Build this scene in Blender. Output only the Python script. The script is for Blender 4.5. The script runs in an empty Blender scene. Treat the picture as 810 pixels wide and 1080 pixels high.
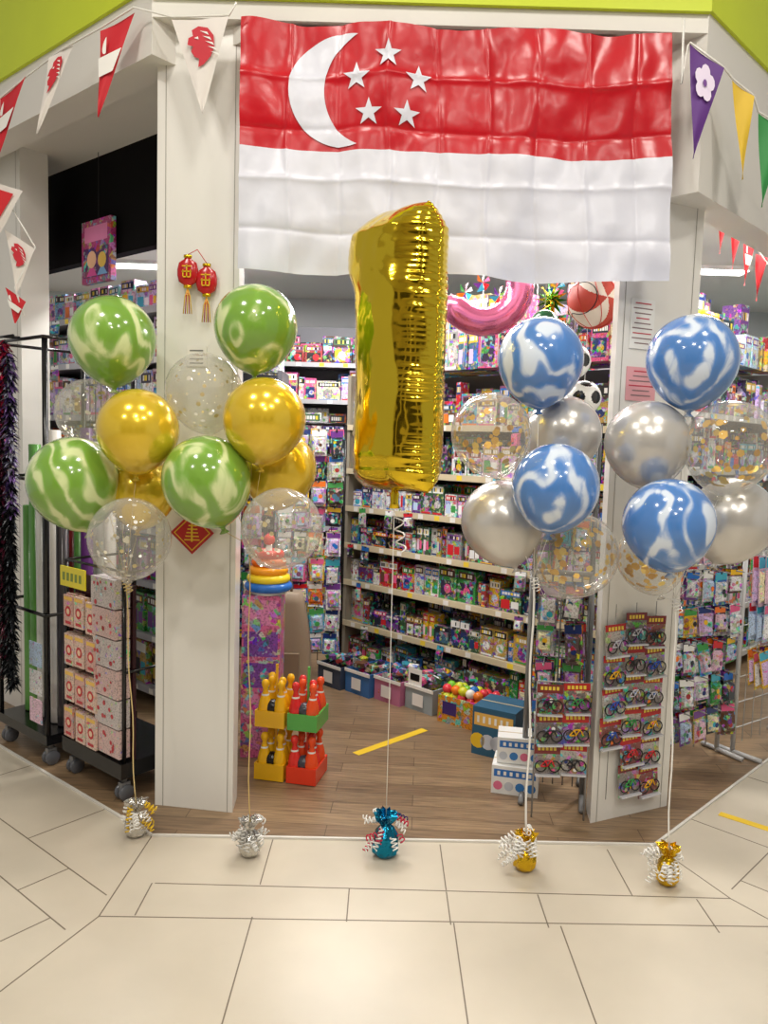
import bpy, bmesh, math, random
from mathutils import Vector, Matrix, noise
R = random.Random(7)
sc = bpy.context.scene
try:
    sc.view_settings.view_transform = 'Standard'
    sc.view_settings.look = 'None'
except Exception:
    pass

def C(r, g, b):
    def f(x):
        x = x / 255.0
        return x / 12.92 if x <= 0.04045 else ((x + 0.055) / 1.055) ** 2.4
    return (f(r), f(g), f(b), 1.0)

# ---------------------------------------------------------------- materials
def newmat(name):
    m = bpy.data.materials.new(name)
    m.use_nodes = True
    nt = m.node_tree
    b = nt.nodes['Principled BSDF']
    return m, nt, b

def mat_plain(name, col=None, rough=0.5, metal=0.0, var=0.06, vscale=6.0, bump=0.0, bscale=40.0, emit=0.0, spec=None, sheen=0.0, coat=0.0, bdist=.01):
    m, nt, b = newmat(name)
    N, L = nt.nodes, nt.links
    tc = N.new('ShaderNodeTexCoord')
    no = N.new('ShaderNodeTexNoise'); no.inputs['Scale'].default_value = vscale; no.inputs['Detail'].default_value = 4
    L.new(tc.outputs['Object'], no.inputs['Vector'])
    mr = N.new('ShaderNodeMapRange'); mr.inputs['To Min'].default_value = 1 - var; mr.inputs['To Max'].default_value = 1 + var
    mr.inputs['From Min'].default_value = 0.3; mr.inputs['From Max'].default_value = 0.7
    L.new(no.outputs['Fac'], mr.inputs['Value'])
    mul = N.new('ShaderNodeMix'); mul.data_type = 'RGBA'; mul.blend_type = 'MULTIPLY'; mul.inputs['Factor'].default_value = 1
    if col is None:
        a = N.new('ShaderNodeAttribute'); a.attribute_name = 'Col'
        L.new(a.outputs['Color'], mul.inputs['A'])
    else:
        mul.inputs['A'].default_value = col
    L.new(mr.outputs['Result'], mul.inputs['B'])
    L.new(mul.outputs['Result'], b.inputs['Base Color'])
    b.inputs['Roughness'].default_value = rough
    b.inputs['Metallic'].default_value = metal
    b.inputs['Coat Weight'].default_value = coat
    b.inputs['Coat Roughness'].default_value = 0.05
    if spec is not None:
        b.inputs['Specular IOR Level'].default_value = spec
    if sheen:
        b.inputs['Sheen Weight'].default_value = sheen
    if emit > 0:
        L.new(mul.outputs['Result'], b.inputs['Emission Color'])
        b.inputs['Emission Strength'].default_value = emit
    if bump > 0:
        n2 = N.new('ShaderNodeTexNoise'); n2.inputs['Scale'].default_value = bscale
        L.new(tc.outputs['Object'], n2.inputs['Vector'])
        bp = N.new('ShaderNodeBump'); bp.inputs['Strength'].default_value = bump; bp.inputs['Distance'].default_value = bdist
        L.new(n2.outputs['Fac'], bp.inputs['Height'])
        L.new(bp.outputs['Normal'], b.inputs['Normal'])
    return m

def mat_print(name, rough=0.35, scale=30.0, thr=0.50, rich=0.8):
    """printed packaging: base colour attribute with busy procedural artwork"""
    m, nt, b = newmat(name)
    N, L = nt.nodes, nt.links
    tc = N.new('ShaderNodeTexCoord')
    a = N.new('ShaderNodeAttribute'); a.attribute_name = 'Col'
    vo = N.new('ShaderNodeTexVoronoi'); vo.inputs['Scale'].default_value = scale
    L.new(tc.outputs['Object'], vo.inputs['Vector'])
    hs = N.new('ShaderNodeHueSaturation'); hs.inputs['Saturation'].default_value = 1.15; hs.inputs['Value'].default_value = rich
    L.new(vo.outputs['Color'], hs.inputs['Color'])
    no = N.new('ShaderNodeTexNoise'); no.inputs['Scale'].default_value = scale * 0.8; no.inputs['Detail'].default_value = 5
    L.new(tc.outputs['Object'], no.inputs['Vector'])
    cr = N.new('ShaderNodeMapRange'); cr.inputs['From Min'].default_value = thr; cr.inputs['From Max'].default_value = thr + 0.05
    cr.inputs['To Max'].default_value = 0.8
    L.new(no.outputs['Fac'], cr.inputs['Value'])
    mx = N.new('ShaderNodeMix'); mx.data_type = 'RGBA'
    L.new(cr.outputs['Result'], mx.inputs['Factor'])
    L.new(a.outputs['Color'], mx.inputs['A']); L.new(hs.outputs['Color'], mx.inputs['B'])
    n3 = N.new('ShaderNodeTexNoise'); n3.inputs['Scale'].default_value = scale * 3.2; n3.inputs['Detail'].default_value = 2
    L.new(tc.outputs['Object'], n3.inputs['Vector'])
    m3 = N.new('ShaderNodeMapRange'); m3.inputs['From Min'].default_value = 0.36; m3.inputs['From Max'].default_value = 0.5; m3.inputs['To Min'].default_value = 0.5; m3.inputs['To Max'].default_value = 1.0
    L.new(n3.outputs['Fac'], m3.inputs['Value'])
    mm = N.new('ShaderNodeMix'); mm.data_type = 'RGBA'; mm.blend_type = 'MULTIPLY'; mm.inputs['Factor'].default_value = 1
    L.new(mx.outputs['Result'], mm.inputs['A']); L.new(m3.outputs['Result'], mm.inputs['B'])
    L.new(mm.outputs['Result'], b.inputs['Base Color'])
    b.inputs['Roughness'].default_value = rough
    return m

def mat_marble(name, ca, cb, dark=.9):
    m, nt, b = newmat(name)
    N, L = nt.nodes, nt.links
    tc = N.new('ShaderNodeTexCoord'); oi = N.new('ShaderNodeObjectInfo')
    mp = N.new('ShaderNodeMapping'); mp.inputs['Rotation'].default_value = (0.5, 0.6, 0.3); mp.inputs['Scale'].default_value = (1, 1, 0.5)
    sc_ = N.new('ShaderNodeMath'); sc_.operation = 'MULTIPLY'; sc_.inputs[1].default_value = 9.0
    L.new(oi.outputs['Random'], sc_.inputs[0])
    L.new(tc.outputs['Object'], mp.inputs['Vector'])
    ad = N.new('ShaderNodeVectorMath'); ad.operation = 'ADD'
    L.new(mp.outputs[0], ad.inputs[0]); L.new(sc_.outputs[0], ad.inputs[1])
    n1 = N.new('ShaderNodeTexNoise'); n1.inputs['Scale'].default_value = 4.5; n1.inputs['Detail'].default_value = 2.0
    L.new(ad.outputs[0], n1.inputs['Vector'])
    sb = N.new('ShaderNodeVectorMath'); sb.operation = 'SUBTRACT'; sb.inputs[1].default_value = (.5, .5, .5)
    L.new(n1.outputs['Color'], sb.inputs[0])
    sl = N.new('ShaderNodeVectorMath'); sl.operation = 'SCALE'; sl.inputs['Scale'].default_value = 0.75
    L.new(sb.outputs[0], sl.inputs[0])
    a2 = N.new('ShaderNodeVectorMath'); a2.operation = 'ADD'
    L.new(ad.outputs[0], a2.inputs[0]); L.new(sl.outputs[0], a2.inputs[1])
    w = N.new('ShaderNodeTexWave'); w.wave_type = 'BANDS'; w.bands_direction = 'X'
    w.inputs['Scale'].default_value = 2.6; w.inputs['Distortion'].default_value = 1.5
    w.inputs['Detail'].default_value = 2.5; w.inputs['Detail Scale'].default_value = 2.0
    L.new(a2.outputs[0], w.inputs['Vector'])
    n2 = N.new('ShaderNodeTexNoise'); n2.inputs['Scale'].default_value = 9; n2.inputs['Detail'].default_value = 4
    L.new(a2.outputs[0], n2.inputs['Vector'])
    mm = N.new('ShaderNodeMath'); mm.operation = 'MULTIPLY_ADD'; mm.inputs[1].default_value = 1.9; mm.inputs[2].default_value = -1.02
    L.new(n2.outputs['Fac'], mm.inputs[0])
    sm_ = N.new('ShaderNodeMath'); sm_.operation = 'ADD'
    L.new(w.outputs['Fac'], sm_.inputs[0]); L.new(mm.outputs[0], sm_.inputs[1])
    cr = N.new('ShaderNodeValToRGB')
    e = cr.color_ramp.elements
    e[0].position = 0.0; e[0].color = tuple(c * dark for c in ca[:3]) + (1,)
    e[1].position = 1.0; e[1].color = cb
    for p, t in ((0.40, 0.0), (0.58, 0.18), (0.72, 0.42), (0.86, .82)):
        q = cr.color_ramp.elements.new(p); q.color = tuple(ca[i] * (1 - t) + cb[i] * t for i in range(3)) + (1,)
    L.new(sm_.outputs[0], cr.inputs['Fac'])
    L.new(cr.outputs['Color'], b.inputs['Base Color'])
    b.inputs['Roughness'].default_value = 0.16
    b.inputs['Coat Weight'].default_value = 0.7; b.inputs['Coat Roughness'].default_value = 0.04
    return m

def mat_clear(name):
    m, nt, b = newmat(name)
    N, L = nt.nodes, nt.links
    b.inputs['Base Color'].default_value = (0.72, 0.70, 0.66, 1)
    b.inputs['Roughness'].default_value = 0.05
    b.inputs['Specular IOR Level'].default_value = 1.0
    b.inputs['Coat Weight'].default_value = 1.0
    tr = N.new('ShaderNodeBsdfTransparent'); tr.inputs['Color'].default_value = (0.92, 0.92, 0.90, 1)
    lw = N.new('ShaderNodeLayerWeight'); lw.inputs['Blend'].default_value = 0.5
    pw = N.new('ShaderNodeMath'); pw.operation = 'POWER'; pw.inputs[1].default_value = 2.2
    L.new(lw.outputs['Facing'], pw.inputs[0])
    mr = N.new('ShaderNodeMapRange'); mr.inputs['To Min'].default_value = 0.17; mr.inputs['To Max'].default_value = 0.75
    L.new(pw.outputs[0], mr.inputs['Value'])
    mx = N.new('ShaderNodeMixShader')
    L.new(mr.outputs['Result'], mx.inputs['Fac'])
    L.new(tr.outputs[0], mx.inputs[1]); L.new(b.outputs[0], mx.inputs[2])
    L.new(mx.outputs[0], N['Material Output'].inputs['Surface'])
    return m

def mat_wood(name):
    m, nt, b = newmat(name)
    N, L = nt.nodes, nt.links
    tc = N.new('ShaderNodeTexCoord')
    mp = N.new('ShaderNodeMapping'); mp.inputs['Rotation'].default_value = (0, 0, 0.05)
    L.new(tc.outputs['Object'], mp.inputs['Vector'])
    br = N.new('ShaderNodeTexBrick'); br.offset = 0.37
    br.inputs['Color1'].default_value = C(124, 100, 76); br.inputs['Color2'].default_value = C(148, 123, 94)
    br.inputs['Mortar'].default_value = C(86, 68, 52)
    br.inputs['Scale'].default_value = 1.0; br.inputs['Mortar Size'].default_value = 0.0016
    br.inputs['Brick Width'].default_value = 0.9; br.inputs['Row Height'].default_value = 0.10
    L.new(mp.outputs[0], br.inputs['Vector'])
    m2 = N.new('ShaderNodeMapping'); m2.inputs['Scale'].default_value = (2.5, 34, 1)
    L.new(mp.outputs[0], m2.inputs['Vector'])
    no = N.new('ShaderNodeTexNoise'); no.inputs['Scale'].default_value = 2.2; no.inputs['Detail'].default_value = 6; no.inputs['Distortion'].default_value = 0.8
    L.new(m2.outputs[0], no.inputs['Vector'])
    mr = N.new('ShaderNodeMapRange'); mr.inputs['From Min'].default_value = 0.3; mr.inputs['From Max'].default_value = 0.7
    mr.inputs['To Min'].default_value = 0.62; mr.inputs['To Max'].default_value = 1.2
    L.new(no.outputs['Fac'], mr.inputs['Value'])
    mx = N.new('ShaderNodeMix'); mx.data_type = 'RGBA'; mx.blend_type = 'MULTIPLY'; mx.inputs['Factor'].default_value = 1
    L.new(br.outputs['Color'], mx.inputs['A']); L.new(mr.outputs['Result'], mx.inputs['B'])
    L.new(mx.outputs['Result'], b.inputs['Base Color'])
    b.inputs['Roughness'].default_value = 0.33
    return m

M_col = mat_plain('painted_surface', None, 0.5)
M_gloss = mat_plain('glossy_plastic', None, 0.2, var=0.03)
M_print = mat_print('printed_package')
M_prints = mat_print('printed_package_small', scale=48)
M_printw = mat_print('printed_package_light', scale=55, thr=0.60, rich=.95)
M_metalcol = mat_plain('tinted_foil', None, 0.22, 1.0, var=0.05, bump=0.5, bscale=60)
M_clear = mat_clear('clear_latex')
M_green = mat_marble('green_marble_latex', C(124, 170, 64), C(216, 228, 168))
M_blue = mat_marble('blue_marble_latex', C(82, 134, 204), C(218, 230, 246))
M_gold = mat_plain('gold_latex', C(230, 196, 50), 0.19, 0.42, var=0.03, coat=.6)
M_silver = mat_plain('silver_latex', C(206, 203, 198), 0.25, 0.45, var=0.03, coat=.4)
M_foil = mat_plain('gold_foil', C(232, 200, 52), 0.11, 1.0, var=0.04, bump=.25, bscale=11, bdist=.02)
M_wall = mat_plain('white_paint', C(224, 221, 214), 0.45, var=0.02, vscale=2)
M_colm = mat_plain('column_laminate', C(228, 226, 220), 0.28, var=0.02, vscale=2)
M_tile = mat_plain('beige_floor_tile', C(196, 186, 168), 0.30, var=0.06, vscale=3.0)
M_wood = mat_wood('wood_plank_vinyl')
M_flagr = mat_plain('red_satin', C(190, 12, 30), 0.29, var=0.08, vscale=4, bump=.35, bscale=11, bdist=.010)
M_flagw = mat_plain('white_satin', C(218, 220, 232), 0.33, var=0.04, vscale=4, bump=.35, bscale=11, bdist=.010)
M_lamp = mat_plain('lamp_diffuser', (1, 0.97, 0.92, 1), 0.5, emit=6.0, var=0.0)

# ---------------------------------------------------------------- mesh builder
class MB:
    def __init__(s):
        s.v = []; s.f = []; s.c = []; s.m = []; s.s = []; s.M = Matrix.Identity(4)
    def add(s, vs, fs, col=(0.8, 0.8, 0.8, 1), mat=0, smooth=False):
        b = len(s.v)
        for p in vs:
            s.v.append(tuple(s.M @ Vector(p)))
        for f in fs:
            s.f.append(tuple(i + b for i in f)); s.c.append(col); s.m.append(mat); s.s.append(smooth)
    def box(s, x0, x1, y0, y1, z0, z1, col, mat=0):
        vs = [(x0, y0, z0), (x1, y0, z0), (x1, y1, z0), (x0, y1, z0), (x0, y0, z1), (x1, y0, z1), (x1, y1, z1), (x0, y1, z1)]
        s.add(vs, [(0, 3, 2, 1), (4, 5, 6, 7), (0, 1, 5, 4), (1, 2, 6, 5), (2, 3, 7, 6), (3, 0, 4, 7)], col, mat)
    def fq(s, x0, x1, z0, z1, y, col, mat=0):
        s.add([(x0, y, z0), (x1, y, z0), (x1, y, z1), (x0, y, z1)], [(0, 1, 2, 3)], col, mat)
    def disc(s, x, z, r, y, col, mat=0, n=12, sx=1.0):
        s.add([(x + sx * r * math.cos(a * 2 * math.pi / n), y, z + r * math.sin(a * 2 * math.pi / n)) for a in range(n)], [tuple(range(n))], col, mat)
    def lathe(s, prof, col, mat=0, n=24, cx=0, cy=0, cz=0, smooth=True, M=None, sy=1.0):
        vs = []; fs = []
        for (r, z) in prof:
            for i in range(n):
                a = 2 * math.pi * i / n
                p = Vector((r * math.cos(a), sy * r * math.sin(a), z))
                if M is not None: p = M @ p
                vs.append((p.x + cx, p.y + cy, p.z + cz))
        for j in range(len(prof) - 1):
            for i in range(n):
                k = (i + 1) % n
                fs.append((j * n + i, (j + 1) * n + i, (j + 1) * n + k, j * n + k))
        s.add(vs, fs, col, mat, smooth)
    def sphere(s, x, y, z, r, col, mat=0, n=16):
        pr = [(max(1e-4, r * math.sin(math.pi * j / 10)), r * math.cos(math.pi * j / 10)) for j in range(11)]
        s.lathe(pr, col, mat, n, x, y, z)
    def tube(s, pts, r, col, mat=0, n=6, closed=False, rf=None):
        P = [Vector(p) for p in pts]; vs = []; fs = []
        m = len(P)
        prev = None
        for i in range(m):
            if closed:
                t = P[(i + 1) % m] - P[i - 1]
            else:
                t = P[min(i + 1, m - 1)] - P[max(i - 1, 0)]
            if t.length < 1e-9: t = Vector((0, 0, 1))
            t.normalize()
            if prev is None:
                up = Vector((0, 0, 1)) if abs(t.z) < 0.9 else Vector((1, 0, 0))
                a = t.cross(up).normalized()
            else:
                a = (prev - t * prev.dot(t))
                a = a.normalized() if a.length > 1e-6 else t.orthogonal().normalized()
            prev = a
            b = t.cross(a)
            rr = r if rf is None else rf(i / (m - 1.0))
            for k in range(n):
                an = 2 * math.pi * k / n
                vs.append(tuple(P[i] + a * rr * math.cos(an) + b * rr * math.sin(an)))
        for i in range(m if closed else m - 1):
            j = (i + 1) % m
            for k in range(n):
                l = (k + 1) % n
                fs.append((i * n + k, i * n + l, j * n + l, j * n + k))
        if not closed:
            fs.append(tuple(range(n - 1, -1, -1))); fs.append(tuple((m - 1) * n + k for k in range(n)))
        s.add(vs, fs, col, mat, True)
    def build(s, name, mats, loc=(0, 0, 0), rz=0.0, parent=None):
        me = bpy.data.meshes.new(name)
        me.from_pydata(s.v, [], s.f)
        for m in mats: me.materials.append(m)
        me.polygons.foreach_set('material_index', s.m)
        me.polygons.foreach_set('use_smooth', s.s)
        ca = me.color_attributes.new('Col', 'FLOAT_COLOR', 'CORNER')
        arr = []
        for f, c in zip(s.f, s.c):
            arr.extend(list(c) * len(f))
        ca.data.foreach_set('color', arr)
        me.update()
        o = bpy.data.objects.new(name, me)
        sc.collection.objects.link(o)
        o.location = loc; o.rotation_euler = (0, 0, rz)
        if parent is not None: o.parent = parent
        return o

def empty(name, loc=(0, 0, 0), rz=0.0):
    o = bpy.data.objects.new(name, None); sc.collection.objects.link(o)
    o.location = loc; o.rotation_euler = (0, 0, rz); o.empty_display_size = 0.1
    return o

LA = math.radians(-39.2); LO = (-0.845, 2.80)       # left facade frame
RA = math.radians(45.0);  RO = (1.08, 2.84)         # right facade frame
def fr(o, ang, x, y, z=0.0):
    return (o[0] + x * math.cos(ang) - y * math.sin(ang), o[1] + x * math.sin(ang) + y * math.cos(ang), z)
def FL(x, y, z=0.0): return fr(LO, LA, x, y, z)
def FR(x, y, z=0.0): return fr(RO, RA, x, y, z)

WHITE = C(235, 233, 228); BLACK = C(18, 18, 20); GREY = C(150, 150, 150); CREAM = C(206, 192, 160)
BRIGHT = [C(204, 30, 40), C(232, 184, 30), C(30, 104, 190), C(235, 235, 232), C(226, 90, 140), C(60, 150, 70), C(234, 116, 30), C(110, 56, 140), C(60, 170, 196), C(240, 240, 240), C(30, 50, 110)]
DARKP = [C(40, 50, 60), C(54, 44, 72), C(160, 50, 52), C(60, 96, 64), C(150, 150, 146), C(60, 104, 130), C(190, 156, 70), C(130, 76, 110), C(28, 32, 52), C(96, 62, 44), C(200, 200, 194), C(24, 24, 28), C(70, 40, 40)]
PALE = [C(236, 236, 240), C(232, 196, 216), C(186, 208, 236), C(240, 232, 190), C(214, 184, 230), C(226, 226, 230)]

def package(mb, x, y, z, w, h, d, pal, lean=True):
    c = R.choice(pal); c2 = R.choice(BRIGHT + DARKP); c3 = R.choice(BRIGHT + PALE + DARKP)
    M0 = mb.M
    if lean:
        mb.M = M0 @ Matrix.Translation((x + w / 2, y + d / 2, z)) @ Matrix.Rotation(R.uniform(-.16, .16), 4, 'Z') @ Matrix.Translation((-x - w / 2, -y - d / 2, -z))
    mb.box(x, x + w, y, y + d, z, z + h, c, 0)
    e = y - 0.0008
    mb.fq(x + w * 0.06, x + w * 0.94, z + h * 0.72, z + h * 0.94, e, c2, 1)
    q = x + w * .14
    while q < x + w * .82:
        ww = w * R.uniform(.05, .13); mb.fq(q, q + ww, z + h * .77, z + h * .89, e - .0004, R.choice([WHITE, WHITE, C(240, 210, 60), BLACK]), 1); q += ww + w * .03
    k = R.random()
    if k < 0.35:
        mb.fq(x + w * 0.12, x + w * 0.88, z + h * 0.1, z + h * 0.6, e, c3, 0)
        mb.disc(x + w * R.uniform(.35, .65), z + h * .34, min(w, h) * .2, e - .0004, R.choice(BRIGHT), 0)
    elif k < 0.7:
        mb.disc(x + w * 0.5, z + h * 0.36, min(w, h) * 0.28, e, c3, 0)
        mb.fq(x + w * .1, x + w * .9, z + h * .03, z + h * .09, e, R.choice(BRIGHT), 1)
    else:
        mb.fq(x + w * 0.1, x + w * 0.5, z + h * 0.15, z + h * 0.55, e, c3, 1)
        mb.fq(x + w * 0.56, x + w * 0.9, z + h * 0.2, z + h * 0.5, e, R.choice(BRIGHT), 1)
    mb.M = M0

def stock_row(mb, x0, x1, y, z, hmin, hmax, wmin, wmax, d, pal, lean=True):
    x = x0
    while x < x1 - wmin:
        w = wmin + (wmax - wmin) * R.random() ** 1.5; w = min(w, x1 - x); h = R.uniform(hmin, hmax); n = R.choice([1, 1, 1, 2])
        st = R.getstate(); yy = y + R.uniform(-.014, .014)
        for i in range(n):
            if x + w > x1: break
            R.setstate(st)
            package(mb, x, yy, z, w * 0.96, h, d, pal, lean)
            x += w
        R.random()

def hangpack(mb, x, y, z, w, h, pal, bag=False):
    c = R.choice(pal)
    t = R.uniform(-0.1, 0.1)
    M0 = mb.M.copy()
    mb.M = M0 @ Matrix.Translation((x, y, z)) @ Matrix.Rotation(t, 4, 'Y') @ Matrix.Rotation(R.uniform(-0.16, 0.02), 4, 'X') @ Matrix.Rotation(R.uniform(-0.2, 0.2), 4, 'Z')
    mb.box(-w / 2, w / 2, 0, 0.002, -h, 0, c, 0)
    mb.fq(-w / 2 * 0.96, w / 2 * 0.96, -h * 0.24, -h * 0.02, -0.001, R.choice(BRIGHT), 1)
    mb.disc(0, -h * 0.04, 0.006, -0.0015, BLACK, 1, 8)
    b = 0.018; w2 = w * 0.4; z1 = -h * 0.3; z0 = -h * 0.92
    vs = [(-w2, 0, z0), (w2, 0, z0), (w2, 0, z1), (-w2, 0, z1), (-w2 * .75, -b, z0 + h * .07), (w2 * .75, -b, z0 + h * .07), (w2 * .75, -b, z1 - h * .07), (-w2 * .75, -b, z1 - h * .07)]
    mb.add(vs, [(4, 5, 6, 7), (0, 1, 5, 4), (1, 2, 6, 5), (2, 3, 7, 6), (3, 0, 4, 7)], R.choice(PALE + pal + pal), 0)
    for k in range(2):
        mb.disc(R.uniform(-w2, w2) * .5, (z0 + z1) / 2 + R.uniform(-.2, .2) * (z1 - z0), min(w, h) * R.uniform(.09, .18), -b - 0.001 - k * .0005, R.choice(BRIGHT + DARKP), 1, 8)
    mb.M = M0

def hang_grid(mb, x0, x1, z0, z1, y, pw, ph, pal, layers=3):
    nx = max(1, int((x1 - x0) / pw)); nz = max(1, int((z1 - z0) / ph))
    sx = (x1 - x0) / nx; sz = (z1 - z0) / nz
    for i in range(nx):
        for j in range(nz):
            xc = x0 + sx * (i + .5); zt = z1 - sz * j
            mb.tube([(xc, y + 0.02, zt - 0.01), (xc, y - 0.03 * layers - 0.03, zt - 0.01)], 0.003, GREY, 1, 5)
            sub = [R.choice(pal)]
            hh = ph * R.uniform(.75, 1.15)
            for l in range(layers):
                hangpack(mb, xc + R.uniform(-.008, .008), y - 0.03 * l - 0.012, zt - R.uniform(0, .012), pw * R.uniform(.78, 1.0), hh * R.uniform(.94, 1.02), sub)

# ---------------------------------------------------------------- room shell
def slab(name, pts, z0, z1, mat):
    mb = MB(); n = len(pts)
    vs = [(p[0], p[1], z0) for p in pts] + [(p[0], p[1], z1) for p in pts]
    fs = [tuple(range(n - 1, -1, -1)), tuple(range(n, 2 * n))] + [(i, (i + 1) % n, n + (i + 1) % n, n + i) for i in range(n)]
    mb.add(vs, fs, WHITE)
    return mb.build(name, [mat])

slab('floor', [(-6, -6), (6, -6), (6, 8.2), (-6, 8.2)], -0.10, -0.006, M_tile)
slab('floor_shop', [FL(-4, 0), FL(0, 0), FR(0, 0), FR(4, 0), (3.9, 8.0), (-3.95, 8.0)], -0.0055, 0.0, M_wood)

def strip(mb, a, b, w, z0, z1, col, mat=0):
    a = Vector(a[:2]); b = Vector(b[:2]); d = (b - a).normalized(); n = Vector((-d.y, d.x)) * w / 2
    p = [a - n, b - n, b + n, a + n]
    vs = [(q.x, q.y, z0) for q in p] + [(q.x, q.y, z1) for q in p]
    mb.add(vs, [(0, 3, 2, 1), (4, 5, 6, 7), (0, 1, 5, 4), (1, 2, 6, 5), (2, 3, 7, 6), (3, 0, 4, 7)], col, mat)
mb = MB()
for a, b in [(FL(-4, 0), FL(0, 0)), (FL(0, 0), FR(0, 0)), (FR(0, 0), FR(4, 0))]:
    strip(mb, a, b, 0.011, -0.006, 0.002, C(214, 210, 202))
mb.build('trim_1', [M_col])
mb = MB(); G = C(112, 100, 84)
def jl(a, b, w=0.0042): strip(mb, a, b, w, -0.0061, -0.0054, G)
jl((-.74, 2.49), (1.22, 2.50)); jl((-.86, 2.30), (1.32, 2.35))
for x in (-.385, .25, .885): jl((x, 2.5), (x, 2.8))
for x in (-.75, -.08, .25, .56, 1.1): jl((x, 2.31), (x, 2.49))
for x in (-.38, .26, .6): jl((x, 2.32), (x, 1.15))
mitL = [(-.845, 2.8), (-.86, 2.30), (-1.1, 1.72), (-1.5, 1.0)]
mitR = [(1.08, 2.84), (1.22, 2.5), (1.32, 2.35), (1.55, 1.72), (1.9, 1.0)]
for q in (mitL, mitR):
    for i in range(len(q) - 1): jl(q[i], q[i + 1])
def mitx(q, y):
    for i in range(len(q) - 1):
        if q[i + 1][1] <= y <= q[i][1]:
            t = (q[i][1] - y) / (q[i][1] - q[i + 1][1]); return q[i][0] + t * (q[i + 1][0] - q[i][0])
    return q[-1][0] if y < 1 else q[0][0]
def clipjl(a, b, side):
    a = Vector(a[:2]); b = Vector(b[:2]); k = 60; seg = []
    for i in range(k + 1):
        p = a.lerp(b, i / k)
        ok = (p.x < mitx(mitL, p.y)) if side < 0 else (p.x > mitx(mitR, p.y))
        if ok: seg.append(p)
        elif len(seg) > 1: jl(seg[0], seg[-1]); seg = []
    if len(seg) > 1: jl(seg[0], seg[-1])
for side, F in ((-1, FL), (1, FR)):
    for off in (-.32, -.5, -1.12, -1.74):
        clipjl(F(side * 3, off), F(side * -1.2, off), side)
    for i in range(-2, 5):
        x = side * (0.32 + i * 0.62)
        clipjl(F(x, 0), F(x, -.32), side)
        clipjl(F(x + .3, -.32), F(x + .3, -.5), side)
        clipjl(F(x - .1, -.5), F(x - .1, -2.4), side)
mb.build('floor_grout', [M_col])

slab('wall_back', [(-4.1, 8.0), (4.1, 8.0), (4.1, 8.12), (-4.1, 8.12)], 0, 3.3, mat_plain('shop_wall', C(196, 200, 202), 0.6, var=.02))
slab('wall_left', [FL(-4.1, 0.3), FL(-4.1, 0.2), (-4.1, 8.12), (-4.0, 8.12)], 0, 3.3, M_wall)
slab('wall_right', [FR(4.1, 0.2), FR(4.1, 0.3), (3.98, 8.12), (4.1, 8.12)], 0, 3.3, mat_plain('pale_teal_wall', C(190, 212, 214), 0.6, var=.02))
slab('ceiling', [FL(-4, .15), FL(0.1, .3), FR(-.1, .3), FR(4, .15), (4, 8.0), (-4, 8.0)], 2.96, 3.02, M_wall)
F0 = FL(-4, .13); F1 = (-0.90, 2.95); F2 = (1.13, 2.95); F3 = FR(4, .05)
def wallseg(name, a, b, th, z0, z1, mat):
    a = Vector(a[:2]); b = Vector(b[:2]); d = (b - a).normalized(); n = Vector((-d.y, d.x)) * th
    return slab(name, [a, b, b + n, a + n], z0, z1, mat)
wallseg('wall_fascia_left', F0, F1, .14, 2.90, 3.13, M_wall)
wallseg('wall_fascia_front', F1, F2, .14, 3.03, 3.095, M_wall)
wallseg('wall_fascia_right', F2, F3, .14, 2.47, 3.10, M_wall)
wallseg('wall_header', (-.57, 3.06), (.87, 3.06), .08, 2.45, 3.03, M_wall)
M_lime = mat_plain('lime_paint', C(200, 216, 34), 0.5, var=.02)
wallseg('trim_2', (F0[0], F0[1] - .02), (F1[0], F1[1] - .02), .16, 3.13, 3.75, M_lime)
wallseg('trim_3', (F1[0], F1[1] - .02), (F2[0], F2[1] - .02), .16, 3.095, 3.75, M_lime)
wallseg('trim_4', (F2[0], F2[1] - .02), (F3[0], F3[1] - .02), .16, 3.10, 3.75, M_lime)
M_black = mat_plain('black_paint', C(14, 13, 14), 0.8, spec=.1)
wallseg('wall_ceiling_void', FL(-3.5, .62), FL(-.02, .62), .06, 2.44, 2.96, M_black)

def column(pts, grooves):
    mb = MB()
    vs = [(p[0], p[1], 0.0) for p in pts] + [(p[0], p[1], 3.03) for p in pts]
    mb.add(vs, [(3, 2, 1, 0), (4, 5, 6, 7)] + [(i, (i + 1) % 4, 4 + (i + 1) % 4, 4 + i) for i in range(4)], WHITE, 0)
    a = Vector(pts[0]); b = Vector(pts[1]); d = (b - a); nn = Vector((d.y, -d.x)).normalized() * 0.0012
    for t in grooves:
        p = a + d * t + nn; q = a + d * (t + .008) + nn
        mb.add([(p.x, p.y, 0), (q.x, q.y, 0), (q.x, q.y, 3.0), (p.x, p.y, 3.0)], [(0, 1, 2, 3)], C(150, 145, 138), 1)
    return mb.build('column', [M_colm, M_col])
column([(-.905, 3.04), (-.577, 2.99), (-.585, 3.13), (-.89, 3.17)], (.1, .93))
column([(.87, 2.99), (1.244, 3.165), (1.17, 3.30), (.885, 3.11)], (.07, .9))
column([FL(-2.05, .3)[:2], FL(-1.62, .3)[:2], FL(-1.62, .45)[:2], FL(-2.05, .45)[:2]], (.1, .9))

slab('ceiling_mall', [(-6, -6), (6, -6), (6, 2.6), (-6, 2.6)], 4.3, 4.4, M_wall)
mb = MB()
mb.box(-6, 6, -6.1, -6.0, 0, 4.3, C(200, 188, 170), 0)
for i in range(4):
    mb.box(-5.2 + i * 2.8, -3.2 + i * 2.8, -6.0, -5.97, 0.0, 2.7, C(50, 44, 42), 0)
mb.build('wall_mall', [M_col])

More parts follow.
